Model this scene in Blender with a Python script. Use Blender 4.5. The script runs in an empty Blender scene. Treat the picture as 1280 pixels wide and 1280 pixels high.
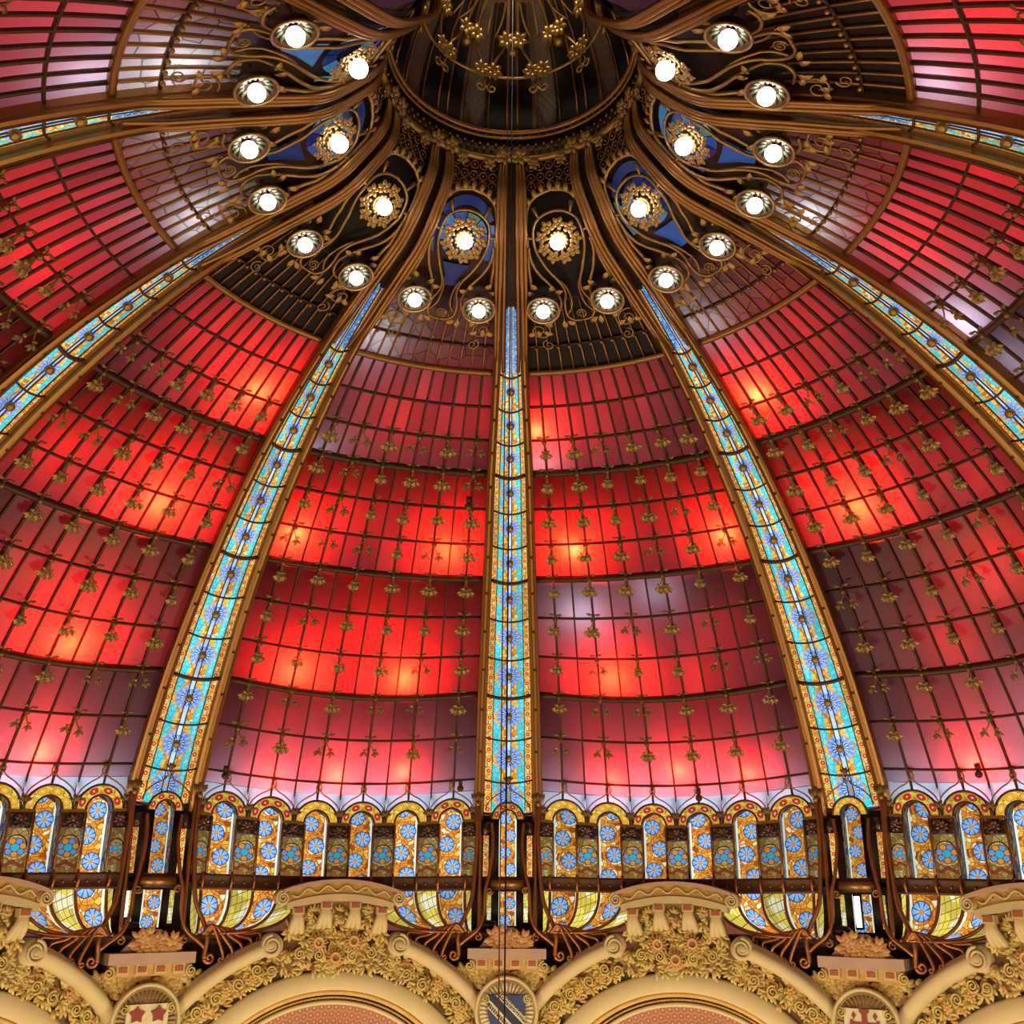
import bpy, math, random
from math import sin, cos, pi, radians as rad, sqrt, atan2, asin
from mathutils import Vector as V, Matrix
random.seed(7)
sc = bpy.context.scene
col = sc.collection

# ------------------------------------------------------------------ camera
FPX, PITCH, CAMX, CAMD, ROLL = 1282.0, 0.35, 0.036, 10.164, 0.007
cam_d = bpy.data.cameras.new('camera')
cam_d.sensor_width = 36.0
cam_d.lens = FPX / 1280 * 36
cam_d.clip_end = 200
cam = bpy.data.objects.new('camera', cam_d)
col.objects.link(cam)
cam.matrix_world = Matrix.Translation((CAMX, -CAMD, 0)) @ Matrix.Rotation(pi / 2 + PITCH, 4, 'X') @ Matrix.Rotation(ROLL, 4, 'Z')
sc.camera = cam

# ------------------------------------------------------------------ world, exposure
wd = bpy.data.worlds.new('world')
sc.world = wd
wd.use_nodes = True
wd.node_tree.nodes['Background'].inputs[0].default_value = (0.21, 0.098, 0.118, 1)
wd.node_tree.nodes['Background'].inputs[1].default_value = 0.52
sc.view_settings.view_transform = 'Standard'
sc.view_settings.look = 'None'
sc.view_settings.exposure = 0.0
sc.view_settings.gamma = 1.0
sc.view_settings.use_curve_mapping = False
sc.cycles.use_denoising = True
sc.cycles.max_bounces = 5
sc.cycles.diffuse_bounces = 3
sc.cycles.glossy_bounces = 2
sc.cycles.transmission_bounces = 3
sc.cycles.transparent_max_bounces = 6
sc.cycles.sample_clamp_indirect = 4.0
sc.cycles.caustics_reflective = False
sc.cycles.caustics_refractive = False

def point_light(name, loc, power, color, size=0.05):
    l = bpy.data.lights.new(name, 'POINT')
    l.energy = power
    l.color = color
    l.shadow_soft_size = size
    o = bpy.data.objects.new(name, l)
    col.objects.link(o)
    o.location = loc
    return o

# ------------------------------------------------------------------ dome geometry
RC, HC, RHO = -0.949, -3.012, 12.017          # meridian arc: centre (r, z) and radius
TH = [63.18, 59.96, 56.79, 53.65, 50.18, 46.77, 43.43, 39.69, 35.94, 32.28, 28.24, 24.26]
TH_LOW = 23.2
STUD, BTOP = 65.6, 69.6
def lerp(x, pts):
    if x <= pts[0][0]: return pts[0][1]
    for (a, b), (c, d) in zip(pts, pts[1:]):
        if x <= c: return b + (d - b) * (x - a) / (c - a)
    return pts[-1][1]
def ribw(th): return lerp(th, [(20, .665), (24.3, .64), (32.3, .59), (43.4, .49), (53.65, .40), (63.2, .285), (68, .242), (72.3, .185), (80, .12)])
def beamw(th): return lerp(th, [(22, .20), (45, .165), (63, .125), (72, .10)])
def sag(th): return lerp(th, [(32, .145), (43.4, .02), (50, 0)])
def rz(th, off=0): return RC + (RHO + off) * cos(rad(th)), HC + (RHO + off) * sin(rad(th))
def alpha(th):
    r, _ = rz(th)
    return rad(18) - asin(min(.3, (ribw(th) - .03) / r))
def P(az, r, z): return V((r * sin(az), r * cos(az), z))
def S(th, u, off=0.0):                         # a point of a bay, u = -1 .. 1 between its two ribs
    r, z = rz(th, off)
    return P(u * alpha(th), r, z - sag(th) * cos(pi * u / 2))
def SX(th, x, off=0.0):                        # a point of a bay or rib, x metres sideways
    r, z = rz(th, off)
    return P(x / r, r, z)
def frame(pos, az, th):                        # local x sideways, y up along the meridian, z into the room
    ea = V((cos(az), -sin(az), 0)); et = V((-sin(rad(th)) * sin(az), -sin(rad(th)) * cos(az), cos(rad(th))))
    n = ea.cross(et)
    m = Matrix.Identity(4)
    for i in range(3):
        m[i][0], m[i][1], m[i][2], m[i][3] = ea[i], et[i], n[i], pos[i]
    return m
def rotz(deg): return Matrix.Rotation(-rad(deg), 4, 'Z')
CAMI = cam.matrix_world.inverted()
def in_view(p, margin=60):
    q = CAMI @ p
    if q.z > -0.3: return False
    return abs(q.x / -q.z * FPX) < 640 + margin and abs(q.y / -q.z * FPX) < 640 + margin

# ------------------------------------------------------------------ mesh builder
class MB:
    def __init__(s): s.v = []; s.f = []; s.m = []; s.uv = {}; s.cm = 0
    def vert(s, p, uv=None):
        s.v.append((p[0], p[1], p[2]))
        if uv is not None: s.uv[len(s.v) - 1] = uv
        return len(s.v) - 1
    def face(s, *ids): s.f.append(ids); s.m.append(s.cm)
    def grid(s, pts, uvs=None, close=False):
        n, k = len(pts), len(pts[0])
        b = len(s.v)
        for i, row in enumerate(pts):
            for j, p in enumerate(row): s.vert(p, uvs[i][j] if uvs else None)
        for i in range(n - 1):
            for j in range(k - 1 + (1 if close else 0)):
                j2 = (j + 1) % k
                s.face(b + i * k + j, b + i * k + j2, b + (i + 1) * k + j2, b + (i + 1) * k + j)
        return b
    def sweep(s, rows, caps=True):              # rows of closed sections
        b = s.grid(rows, close=True)
        k = len(rows[0])
        if caps:
            s.face(*[b + j for j in range(k)][::-1])
            e = b + (len(rows) - 1) * k
            s.face(*[e + j for j in range(k)])
    def tube(s, path, r, n=6, closed=False, flat=1.0, up=None):
        path = [V(p) for p in path]
        m = len(path)
        rows = []
        t0 = None; nn = None
        for i, p in enumerate(path):
            a = path[(i - 1) % m] if closed or i > 0 else path[0]
            c = path[(i + 1) % m] if closed or i < m - 1 else path[-1]
            t = (c - a)
            if t.length < 1e-9: t = V((0, 0, 1))
            t.normalize()
            if up is not None:
                nn = V(up) - t * t.dot(V(up))
                if nn.length < 1e-6: nn = t.orthogonal()
            elif nn is None: nn = t.orthogonal()
            else: nn = nn - t * nn.dot(t)
            if nn.length < 1e-9: nn = t.orthogonal()
            nn.normalize()
            bb = t.cross(nn)
            rr = r[i] if isinstance(r, (list, tuple)) else r
            rows.append([p + (nn * cos(2 * pi * j / n) * flat + bb * sin(2 * pi * j / n)) * rr for j in range(n)])
        if closed:
            rows.append(rows[0])
            s.grid(rows, close=True)
        else: s.sweep(rows)
    def box(s, c, sx, sy, sz, rot=None):
        b = len(s.v)
        for dx in (-1, 1):
            for dy in (-1, 1):
                for dz in (-1, 1):
                    o = V((dx * sx, dy * sy, dz * sz))
                    if rot: o = rot @ o
                    s.vert(V(c) + o)
        for q in ((0, 1, 3, 2), (4, 6, 7, 5), (0, 4, 5, 1), (2, 3, 7, 6), (0, 2, 6, 4), (1, 5, 7, 3)): s.face(*[b + i for i in q])
    def ball(s, c, r, n=8, k=5, sc3=(1, 1, 1)):
        rows = []
        for i in range(k + 1):
            a = pi * i / k
            rr, z = max(sin(a), 1e-3) * r, cos(a) * r
            rows.append([V(c) + V((rr * cos(2 * pi * j / n) * sc3[0], rr * sin(2 * pi * j / n) * sc3[1], z * sc3[2])) for j in range(n)])
        s.grid(rows, close=True)
    def lathe(s, prof, n=16, a0=0, a1=2 * pi, base=(0, 0, 0)):   # about local z
        full = abs(a1 - a0 - 2 * pi) < 1e-6
        rows = [[V(base) + V((r * cos(a0 + (a1 - a0) * j / n), r * sin(a0 + (a1 - a0) * j / n), z)) for j in range(n if full else n + 1)] for r, z in prof]
        s.grid(rows, close=full)
    def ring(s, R, z, r, n=48, k=6, c=(0, 0)):   # torus round the vertical axis
        s.tube([V((c[0] + R * sin(2 * pi * i / n), c[1] + R * cos(2 * pi * i / n), z)) for i in range(n)], r, k, closed=True)
    def leaf(s, p, d, nrm, L, W, lift=0.3, droop=0.2):
        p = V(p); d = V(d).normalized(); nrm = V(nrm); nrm = (nrm - d * nrm.dot(d)).normalized()
        w = d.cross(nrm)
        def q(t, x, h): return p + d * (t * L) + w * (x * W) + nrm * (h * L)
        h = lift
        ids = [s.vert(q(0, 0, 0.02)), s.vert(q(.35, -.8, h * .35)), s.vert(q(.35, 0, h * .8)), s.vert(q(.35, .8, h * .35)),
               s.vert(q(.7, -.75, h * .35)), s.vert(q(.72, 0, h * .75)), s.vert(q(.7, .75, h * .35)), s.vert(q(1, 0, h * .6 - droop))]
        a = ids
        for f in ((a[0], a[2], a[1]), (a[0], a[3], a[2]), (a[1], a[2], a[5], a[4]), (a[2], a[3], a[6], a[5]), (a[4], a[5], a[7]), (a[5], a[6], a[7])): s.face(*f)
    def flower(s, p, nrm, R, n=5, rot=0, W=.42, lift=.25, core=.22):
        p = V(p); nrm = V(nrm).normalized(); a = nrm.orthogonal().normalized(); b = nrm.cross(a)
        for i in range(n):
            t = rot + 2 * pi * i / n
            s.leaf(p + nrm * .01, a * cos(t) + b * sin(t), nrm, R, R * W, lift, .1)
        s.ball(p + nrm * R * lift * .6, R * core, 6, 4)
    def spiral(s, fn, turns, r0, r1, rad_t, n=30, start=0, sgn=1, k=5):
        pts = []
        for i in range(n + 1):
            t = i / n
            a = start + sgn * turns * 2 * pi * t
            R = r0 + (r1 - r0) * t
            pts.append(fn(R * cos(a), R * sin(a)))
        s.tube(pts, [rad_t * (1 - .45 * i / n) for i in range(n + 1)], k)
    def mesh(s, name, mats, smooth=True):
        me = bpy.data.meshes.new(name)
        me.from_pydata(s.v, [], s.f)
        for m in (mats if isinstance(mats, (list, tuple)) else [mats]): me.materials.append(m)
        if any(s.m): me.polygons.foreach_set('material_index', s.m)
        if smooth: me.polygons.foreach_set('use_smooth', [True] * len(s.f))
        if s.uv:
            ul = me.uv_layers.new(name='UVMap')
            data = []
            for lp in me.loops: data += list(s.uv.get(lp.vertex_index, (0, 0)))
            ul.data.foreach_set('uv', data)
        me.update()
        return me

def cr(pts, n=6):                                # smooth curve through points
    pts = [V(p) for p in pts]
    out = []
    for i in range(len(pts) - 1):
        p0 = pts[max(i - 1, 0)]; p1 = pts[i]; p2 = pts[i + 1]; p3 = pts[min(i + 2, len(pts) - 1)]
        for j in range(n):
            t = j / n
            out.append(.5 * ((2 * p1) + (p2 - p0) * t + (2 * p0 - 5 * p1 + 4 * p2 - p3) * t * t + (3 * p1 - p0 - 3 * p2 + p3) * t ** 3))
    out.append(pts[-1])
    return out

def ob(name, me, parent=None, mat=None, m=None):
    o = bpy.data.objects.new(name, me)
    col.objects.link(o)
    if parent is not None: o.parent = parent
    if m is not None: o.matrix_local = m
    if mat is not None:
        o.material_slots[0].link = 'OBJECT'
        o.material_slots[0].material = mat
    return o
def empty(name, m=None, parent=None):
    o = bpy.data.objects.new(name, None)
    o.empty_display_size = .2
    col.objects.link(o)
    if parent is not None: o.parent = parent
    if m is not None: o.matrix_local = m
    return o
def tag(o, label, cat=None, group=None, kind=None):
    o['label'] = label
    if cat: o['category'] = cat
    if group: o['group'] = group
    if kind: o['kind'] = kind
    return o

# ------------------------------------------------------------------ materials
class X:                                         # arithmetic on shader sockets
    def __init__(s, nt, k): s.nt = nt; s.k = k
    def op(s, o, *a):
        n = s.nt.nodes.new('ShaderNodeMath'); n.operation = o
        for i, q in enumerate((s,) + a):
            if isinstance(q, X): s.nt.links.new(q.k, n.inputs[i])
            else: n.inputs[i].default_value = q
        return X(s.nt, n.outputs[0])
    def __add__(s, o): return s.op('ADD', o)
    def __sub__(s, o): return s.op('SUBTRACT', o)
    def __mul__(s, o): return s.op('MULTIPLY', o)
    def __truediv__(s, o): return s.op('DIVIDE', o)
    def sin(s): return s.op('SINE')
    def cos(s): return s.op('COSINE')
    def abs(s): return s.op('ABSOLUTE')
    def fract(s): return s.op('FRACT')
    def floor(s): return s.op('FLOOR')
    def sqrt(s): return s.op('SQRT')
    def lt(s, o): return s.op('LESS_THAN', o)
    def gt(s, o): return s.op('GREATER_THAN', o)
    def min(s, o): return s.op('MINIMUM', o)
    def max(s, o): return s.op('MAXIMUM', o)
    def atan2(s, o): return s.op('ARCTAN2', o)
def hyp(a, b): return (a * a + b * b).sqrt()
def new_mat(name):
    m = bpy.data.materials.new(name); m.use_nodes = True
    nt = m.node_tree; nt.nodes.clear()
    out = nt.nodes.new('ShaderNodeOutputMaterial')
    return m, nt, out
def mix(nt, f, a, b):
    n = nt.nodes.new('ShaderNodeMix'); n.data_type = 'RGBA'
    for i, q in ((0, f), (6, a), (7, b)):
        if isinstance(q, X): nt.links.new(q.k, n.inputs[i])
        elif i == 0: n.inputs[0].default_value = q
        else: n.inputs[i].default_value = (*q, 1)
    return X(nt, n.outputs[2])
def uvxy(nt):
    n = nt.nodes.new('ShaderNodeUVMap'); n.uv_map = 'UVMap'
    s = nt.nodes.new('ShaderNodeSeparateXYZ'); nt.links.new(n.outputs[0], s.inputs[0])
    return X(nt, s.outputs[0]), X(nt, s.outputs[1]), n.outputs[0]
def noise(nt, vec, scale, detail=2, what=0):
    n = nt.nodes.new('ShaderNodeTexNoise'); n.inputs['Scale'].default_value = scale; n.inputs['Detail'].default_value = detail
    if vec is not None: nt.links.new(vec, n.inputs['Vector'])
    return X(nt, n.outputs[what])
def objco(nt):
    n = nt.nodes.new('ShaderNodeTexCoord'); return n.outputs['Object']
def voro(nt, vec, scale, feat='F1'):
    n = nt.nodes.new('ShaderNodeTexVoronoi'); n.feature = feat; n.inputs['Scale'].default_value = scale
    n.voronoi_dimensions = '2D'
    nt.links.new(vec, n.inputs['Vector'])
    if feat == 'DISTANCE_TO_EDGE': return X(nt, n.outputs['Distance'])
    s = nt.nodes.new('ShaderNodeSeparateColor'); nt.links.new(n.outputs['Color'], s.inputs[0])
    return X(nt, s.outputs[0])
def ramp(nt, f, stops, const=True):
    n = nt.nodes.new('ShaderNodeValToRGB'); e = n.color_ramp
    e.interpolation = 'CONSTANT' if const else 'LINEAR'
    while len(e.elements) < len(stops): e.elements.new(.5)
    for el, (p, c) in zip(e.elements, stops): el.position = p; el.color = (*c, 1)
    nt.links.new(f.k, n.inputs[0])
    return X(nt, n.outputs[0])
def orand(nt):
    n = nt.nodes.new('ShaderNodeObjectInfo'); return X(nt, n.outputs['Random'])
def principled(name, base, rough=.5, metal=0.0, var=.25, scale=6.0, bump=0.0, tint=None, coat=0):
    m, nt, out = new_mat(name)
    b = nt.nodes.new('ShaderNodeBsdfPrincipled')
    nz = noise(nt, objco(nt), scale, 4)
    c2 = tint or tuple(x * (1 - var * 1.6) for x in base)
    c = mix(nt, nz, tuple(min(1, x * (1 + var)) for x in base), c2)
    nt.links.new(c.k, b.inputs['Base Color'])
    b.inputs['Roughness'].default_value = rough; b.inputs['Metallic'].default_value = metal
    if coat: b.inputs['Coat Weight'].default_value = coat
    if bump:
        bp = nt.nodes.new('ShaderNodeBump'); bp.inputs['Strength'].default_value = bump; bp.inputs['Distance'].default_value = .02
        nt.links.new(noise(nt, objco(nt), scale * 5, 3).k, bp.inputs['Height']); nt.links.new(bp.outputs[0], b.inputs['Normal'])
    nt.links.new(b.outputs[0], out.inputs[0])
    return m
def lit_glass(name, build, strength=1.0, gloss=.06):      # backlit stained glass
    m, nt, out = new_mat(name)
    c = build(nt)
    e = nt.nodes.new('ShaderNodeEmission'); nt.links.new(c.k, e.inputs[0])
    st = orand(nt) * .5 + .75
    nt.links.new((st * strength).k, e.inputs[1])
    g = nt.nodes.new('ShaderNodeBsdfGlossy'); g.inputs['Roughness'].default_value = .25; g.inputs[0].default_value = (.8, .8, .8, 1)
    mx = nt.nodes.new('ShaderNodeMixShader'); mx.inputs[0].default_value = gloss
    nt.links.new(e.outputs[0], mx.inputs[1]); nt.links.new(g.outputs[0], mx.inputs[2]); nt.links.new(mx.outputs[0], out.inputs[0])
    return m
def opal(name, c0, c1, gloss=.010, lines=False):           # frosted glass that passes the light behind it
    m, nt, out = new_mat(name)
    r = orand(nt)
    c = mix(nt, r, c0, c1)
    nz = noise(nt, objco(nt), 2.5, 3)
    c = mix(nt, nz * .35, c, (.25, .17, .19))
    if lines:
        v = voro(nt, objco(nt), 3.2, 'DISTANCE_TO_EDGE')
        c = mix(nt, v.lt(.03), c, (.03, .02, .02))
        cc = voro(nt, objco(nt), 3.2)
        c = mix(nt, cc * .5, c, (.62, .62, .52))
    t = nt.nodes.new('ShaderNodeBsdfTranslucent'); nt.links.new(c.k, t.inputs[0])
    g = nt.nodes.new('ShaderNodeBsdfGlossy'); g.inputs['Roughness'].default_value = .22; g.inputs[0].default_value = (.9, .9, .9, 1)
    mx = nt.nodes.new('ShaderNodeMixShader'); mx.inputs[0].default_value = gloss
    nt.links.new(t.outputs[0], mx.inputs[1]); nt.links.new(g.outputs[0], mx.inputs[2]); nt.links.new(mx.outputs[0], out.inputs[0])
    return m
def emit(name, c, s):
    m, nt, out = new_mat(name)
    e = nt.nodes.new('ShaderNodeEmission'); e.inputs[0].default_value = (*c, 1); e.inputs[1].default_value = s
    nt.links.new(e.outputs[0], out.inputs[0]); return m

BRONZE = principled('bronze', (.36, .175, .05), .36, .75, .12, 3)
BRONZE_RED = principled('bronze_copper', (.42, .16, .05), .36, .75, .3, 4)
DARK = principled('bronze_dark', (.10, .045, .018), .45, .5, .3, 5)
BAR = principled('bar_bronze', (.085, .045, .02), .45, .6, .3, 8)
GOLD = principled('gilded_metal', (.43, .255, .075), .36, .7, .3, 9)
LEAFM = principled('leaf_bronze', (.22, .135, .042), .42, .6, .35, 9)
BLACKM = principled('black_metal', (.012, .011, .011), .4, .2)
PLATE = principled('dark_plate', (.05, .022, .012), .5, .4, .3, 6)
BLACKG = principled('blackened_glass', (.012, .008, .007), .55, 0, .4, 8)
BLACKG.node_tree.nodes['Principled BSDF'].inputs['Specular IOR Level'].default_value = .2
STONE = principled('cream_stone', (.60, .48, .24), .6, 0, .12, 3, .1, (.54, .40, .19))
STONE_P = principled('pink_stone', (.52, .34, .24), .6, 0, .12, 4)
STONE_G = principled('gilded_stone', (.58, .39, .11), .5, .1, .2, 5, .15, (.44, .21, .05))
STONE_L = principled('leaf_stone', (.60, .48, .15), .5, .1, .2, 3, .1, (.46, .31, .08))
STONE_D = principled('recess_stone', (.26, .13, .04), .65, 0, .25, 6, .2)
STONE_B = principled('brown_wall', (.085, .035, .022), .7, 0, .25, 3)
TERRA = principled('terracotta', (.42, .10, .035), .6, 0, .2, 6)
ROSE = principled('rose_stone', (.58, .24, .09), .55, 0, .25, 5)
REDP = principled('maroon_paint', (.28, .045, .02), .6)
NAVY = principled('blue_paint', (.035, .055, .17), .5)
NAVY2 = principled('dark_blue_paint', (.022, .025, .06), .5)
CREAM = principled('cream_paint', (.72, .62, .36), .55)
GLOBE = emit('lamp_globe', (1, .97, .92), 9.0)
TUBEL = emit('tube_light', (.9, .95, 1), 3.0)
OPAL = opal('opal_glass', (.80, .58, .61), (.44, .32, .36))
OPALW = opal('opal_glass_white', (.80, .80, .84), (.72, .74, .80))
BANDG = opal('textured_glass', (.42, .27, .24), (.30, .20, .19), .02, True)

def b_rib(nt):
    x, y, vec = uvxy(nt)
    d = hyp(x, y); a = y.atan2(x)
    wob = noise(nt, vec, 1.6, 2)
    v = voro(nt, vec, 3.2); e = voro(nt, vec, 3.2, 'DISTANCE_TO_EDGE')
    org = ramp(nt, v, [(0, (.75, .27, .02)), (.3, (.95, .50, .04)), (.55, (.55, .18, .02)), (.75, (.95, .75, .22)), (.9, (.45, .6, .65))])
    cm = ((x.abs() - .74) * 2.2 + (y * 3.1).cos() * -.55 + (wob - .5) * 1.5).gt(-.12)
    cy = mix(nt, v, (.02, .62, .72), (.10, .75, .95))
    c = mix(nt, cm, org, cy)
    c = mix(nt, e.lt(.035), c, (.10, .06, .02))
    R = .74
    per = mix(nt, (a * 14).sin().gt(.55), (.13, .30, .85), (.34, .52, .95))
    c = mix(nt, d.lt(R + .06), c, (.55, .33, .10))
    c = mix(nt, d.lt(R), c, per)
    c = mix(nt, d.lt(.50), c, (.10, .08, .12))
    pet = mix(nt, (a * 16).cos().gt(-.35), (.03, .04, .12), (.30, .55, .95))
    c = mix(nt, d.lt(.47), c, pet)
    strip = mix(nt, v, (.25, .5, .95), (.5, .75, 1.0))
    c = mix(nt, x.abs().lt(.15) * d.gt(.5), c, strip)
    c = mix(nt, d.lt(.13), c, (.5, .3, .08))
    return c
def b_ribtop(nt):
    x, y, vec = uvxy(nt)
    v = voro(nt, vec, 3.5); e = voro(nt, vec, 3.5, 'DISTANCE_TO_EDGE')
    c = ramp(nt, v, [(0, (.06, .22, .85)), (.4, (.12, .45, .9)), (.7, (.35, .65, .95)), (.9, (.7, .75, .7))])
    s = mix(nt, v, (.45, .6, .8), (.75, .85, .95))
    c = mix(nt, x.abs().lt(.3), c, s)
    return mix(nt, e.lt(.05), c, (.05, .05, .1))
def b_border(nt):
    x, y, vec = uvxy(nt)
    yy = (y / 3.2).fract() - .5
    d = hyp(x, yy * 3.2)
    v = voro(nt, vec, 1.8); e = voro(nt, vec, 1.8, 'DISTANCE_TO_EDGE')
    c = ramp(nt, v, [(0, (.85, .35, .02)), (.3, (.95, .62, .10)), (.6, (.75, .22, .02)), (.8, (1.0, .85, .40))])
    c = mix(nt, e.lt(.06), c, (.18, .07, .02))
    c = mix(nt, d.lt(.85), c, (.95, .55, .08))
    c = mix(nt, d.lt(.62), c, (.65, .03, .02))
    return mix(nt, d.lt(.2), c, (.95, .6, .45))
def b_flower(nt):
    x, y, vec = uvxy(nt)
    T = 3.7
    y0 = ((y / T).fract() - .5) * T; y1 = ((y / T + .5).fract() - .5) * T
    d1 = hyp(x - .27, y0); d2 = hyp(x + .27, y1)
    sel = d1.lt(d2)
    a1 = y0.atan2(x - .25); a2 = y1.atan2(x + .25)
    a = a2 + (a1 - a2) * sel
    d = d1.min(d2)
    v = voro(nt, vec, 2.6); e = voro(nt, vec, 2.6, 'DISTANCE_TO_EDGE')
    c = ramp(nt, v, [(0, (.80, .24, .02)), (.25, (.92, .42, .04)), (.45, (.36, .08, .01)), (.60, (.95, .85, .55)), (.74, (.88, .58, .10)), (.88, (.60, .18, .01))])
    c = mix(nt, ((d - .86).abs()).lt(.07), c, (.75, .28, .03))
    c = mix(nt, e.lt(.045), c, (.12, .05, .01))
    c = mix(nt, x.abs().gt(.84), c, (.75, .88, .80))
    c = mix(nt, d.lt(.66), c, (.05, .05, .10))
    pet = mix(nt, (a * 8).cos().gt(-.75), (.03, .10, .35), mix(nt, d, (.42, .68, .95), (.04, .26, .80)))
    c = mix(nt, d.lt(.60), c, pet)
    return mix(nt, d.lt(.17), c, (.75, .30, .04))
def b_medal(nt):
    x, y, vec = uvxy(nt)
    yc = y - .25
    x = x * .88
    d = hyp(x, yc) * .95; a = yc.atan2(x)
    q = a * (7 / (2 * pi)) + .25
    fr = (q.fract() - .5) * (2 * pi / 7)
    dd = hyp(d * fr.cos() - .56, d * fr.sin())
    par = (q.floor() * .5).fract().gt(.2)
    v = voro(nt, vec, 2.2); e = voro(nt, vec, 2.2, 'DISTANCE_TO_EDGE')
    bg = ramp(nt, v, [(0, (.30, .17, .04)), (.4, (.50, .34, .08)), (.7, (.42, .16, .03)), (.85, (.65, .55, .22))])
    wv = ((y + 1.15) + (x * 5).cos() * -.14).abs().lt(.17)
    c = mix(nt, wv, bg, (.32, .05, .02))
    c = mix(nt, d.lt(.97), c, (.85, .62, .18))
    c = mix(nt, e.lt(.05), c, (.08, .05, .02))
    c = mix(nt, d.lt(.84), c, (.50, .20, .05))
    c = mix(nt, dd.lt(.25), c, mix(nt, par, (.95, .38, .05), (.15, .42, .95)))
    c = mix(nt, (dd - .25).abs().lt(.025), c, (.06, .04, .05))
    return mix(nt, d.lt(.30), c, (.03, .62, .88))
def b_arch(nt):
    x, y, vec = uvxy(nt)
    cx = (x.fract() - .5) * 2.0
    d = hyp(cx, y)
    v = voro(nt, vec, 3.0); e = voro(nt, vec, 3.0, 'DISTANCE_TO_EDGE')
    c = ramp(nt, v, [(0, (.80, .42, .03)), (.35, (.95, .68, .08)), (.6, (.60, .24, .02)), (.8, (.98, .80, .2))])
    c = mix(nt, e.lt(.05), c, (.15, .07, .01))
    c = mix(nt, d.lt(.78), c, (.95, .60, .06))
    c = mix(nt, d.lt(.66), c, (.30, .08, .01))
    c = mix(nt, d.lt(.58), c, mix(nt, orand(nt).gt(.72), (.62, .03, .03), (.90, .50, .04)))
    return mix(nt, d.lt(.18), c, (.98, .65, .45))
def b_cove(nt):
    x, y, vec = uvxy(nt)
    v = voro(nt, vec, 1.1)
    c = ramp(nt, v, [(0, (.60, .48, .07)), (.35, (.80, .66, .10)), (.65, (.50, .44, .10)), (.85, (.88, .84, .55))])
    g = ((x * 2.2 + y * .3).fract() - .5).abs().gt(.455).max(((y * 1.7 - x * .5).fract() - .5).abs().gt(.455))
    return mix(nt, g, c, (.10, .09, .02))
def b_blue(nt):
    r = orand(nt)
    c = ramp(nt, r, [(0, (.02, .05, .22)), (.35, (.04, .14, .50)), (.6, (.08, .30, .62)), (.85, (.12, .32, .26))])
    return mix(nt, noise(nt, objco(nt), 8, 2) * .5, c, (.01, .01, .03))
RIBG = lit_glass('rib_stained_glass', b_rib, 1.15)
RIBTOP = lit_glass('rib_blue_glass', b_ribtop, .95)
BORDERG = lit_glass('border_stained_glass', b_border, .9)
FLOWERG = lit_glass('flower_stained_glass', b_flower, 1.05)
MEDALG = lit_glass('medallion_stained_glass', b_medal, .62)
ARCHG = lit_glass('arch_stained_glass', b_arch, .85)
COVEG = lit_glass('yellow_leaded_glass', b_cove, 1.1)
BLUEG = lit_glass('blue_stained_glass', b_blue, .6)
def m_scales():
    m, nt, out = new_mat('scale_mosaic')
    x, y, vec = uvxy(nt)
    row = y.floor()
    cx = (x + row * .5).fract() - .5; cyy = y.fract() - .5
    d = hyp(cx * 1.0, cyy)
    c = mix(nt, d.lt(.42), (.34, .15, .04), (.26, .045, .012))
    c = mix(nt, d.lt(.2), c, (.42, .21, .07))
    c = mix(nt, (d - .42).abs().lt(.05), c, (.30, .09, .03))
    b = nt.nodes.new('ShaderNodeBsdfPrincipled'); b.inputs['Roughness'].default_value = .5
    nt.links.new(c.k, b.inputs['Base Color']); nt.links.new(b.outputs[0], out.inputs[0])
    return m
SCALES = m_scales()
def m_niche():
    m, nt, out = new_mat('pressed_dark_metal')
    b = nt.nodes.new('ShaderNodeBsdfPrincipled'); b.inputs['Roughness'].default_value = .22; b.inputs['Metallic'].default_value = .7
    b.inputs['Base Color'].default_value = (.10, .065, .05, 1)
    bp = nt.nodes.new('ShaderNodeBump'); bp.inputs['Strength'].default_value = .9; bp.inputs['Distance'].default_value = .03
    nt.links.new(noise(nt, objco(nt), 11, 1).k, bp.inputs['Height']); nt.links.new(bp.outputs[0], b.inputs['Normal'])
    nt.links.new(b.outputs[0], out.inputs[0])
    return m
NICHE = m_niche()
def m_lantern():
    m, nt, out = new_mat('lantern_panel_brown')
    b = nt.nodes.new('ShaderNodeBsdfPrincipled'); b.inputs['Roughness'].default_value = .5
    br = nt.nodes.new('ShaderNodeTexBrick'); br.inputs['Scale'].default_value = 9
    br.inputs['Color1'].default_value = (.10, .045, .028, 1); br.inputs['Color2'].default_value = (.07, .03, .02, 1); br.inputs['Mortar'].default_value = (.02, .01, .008, 1)
    nt.links.new(objco(nt), br.inputs[0]); nt.links.new(br.outputs[0], b.inputs['Base Color']); nt.links.new(b.outputs[0], out.inputs[0])
    return m
LANT = m_lantern()

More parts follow.
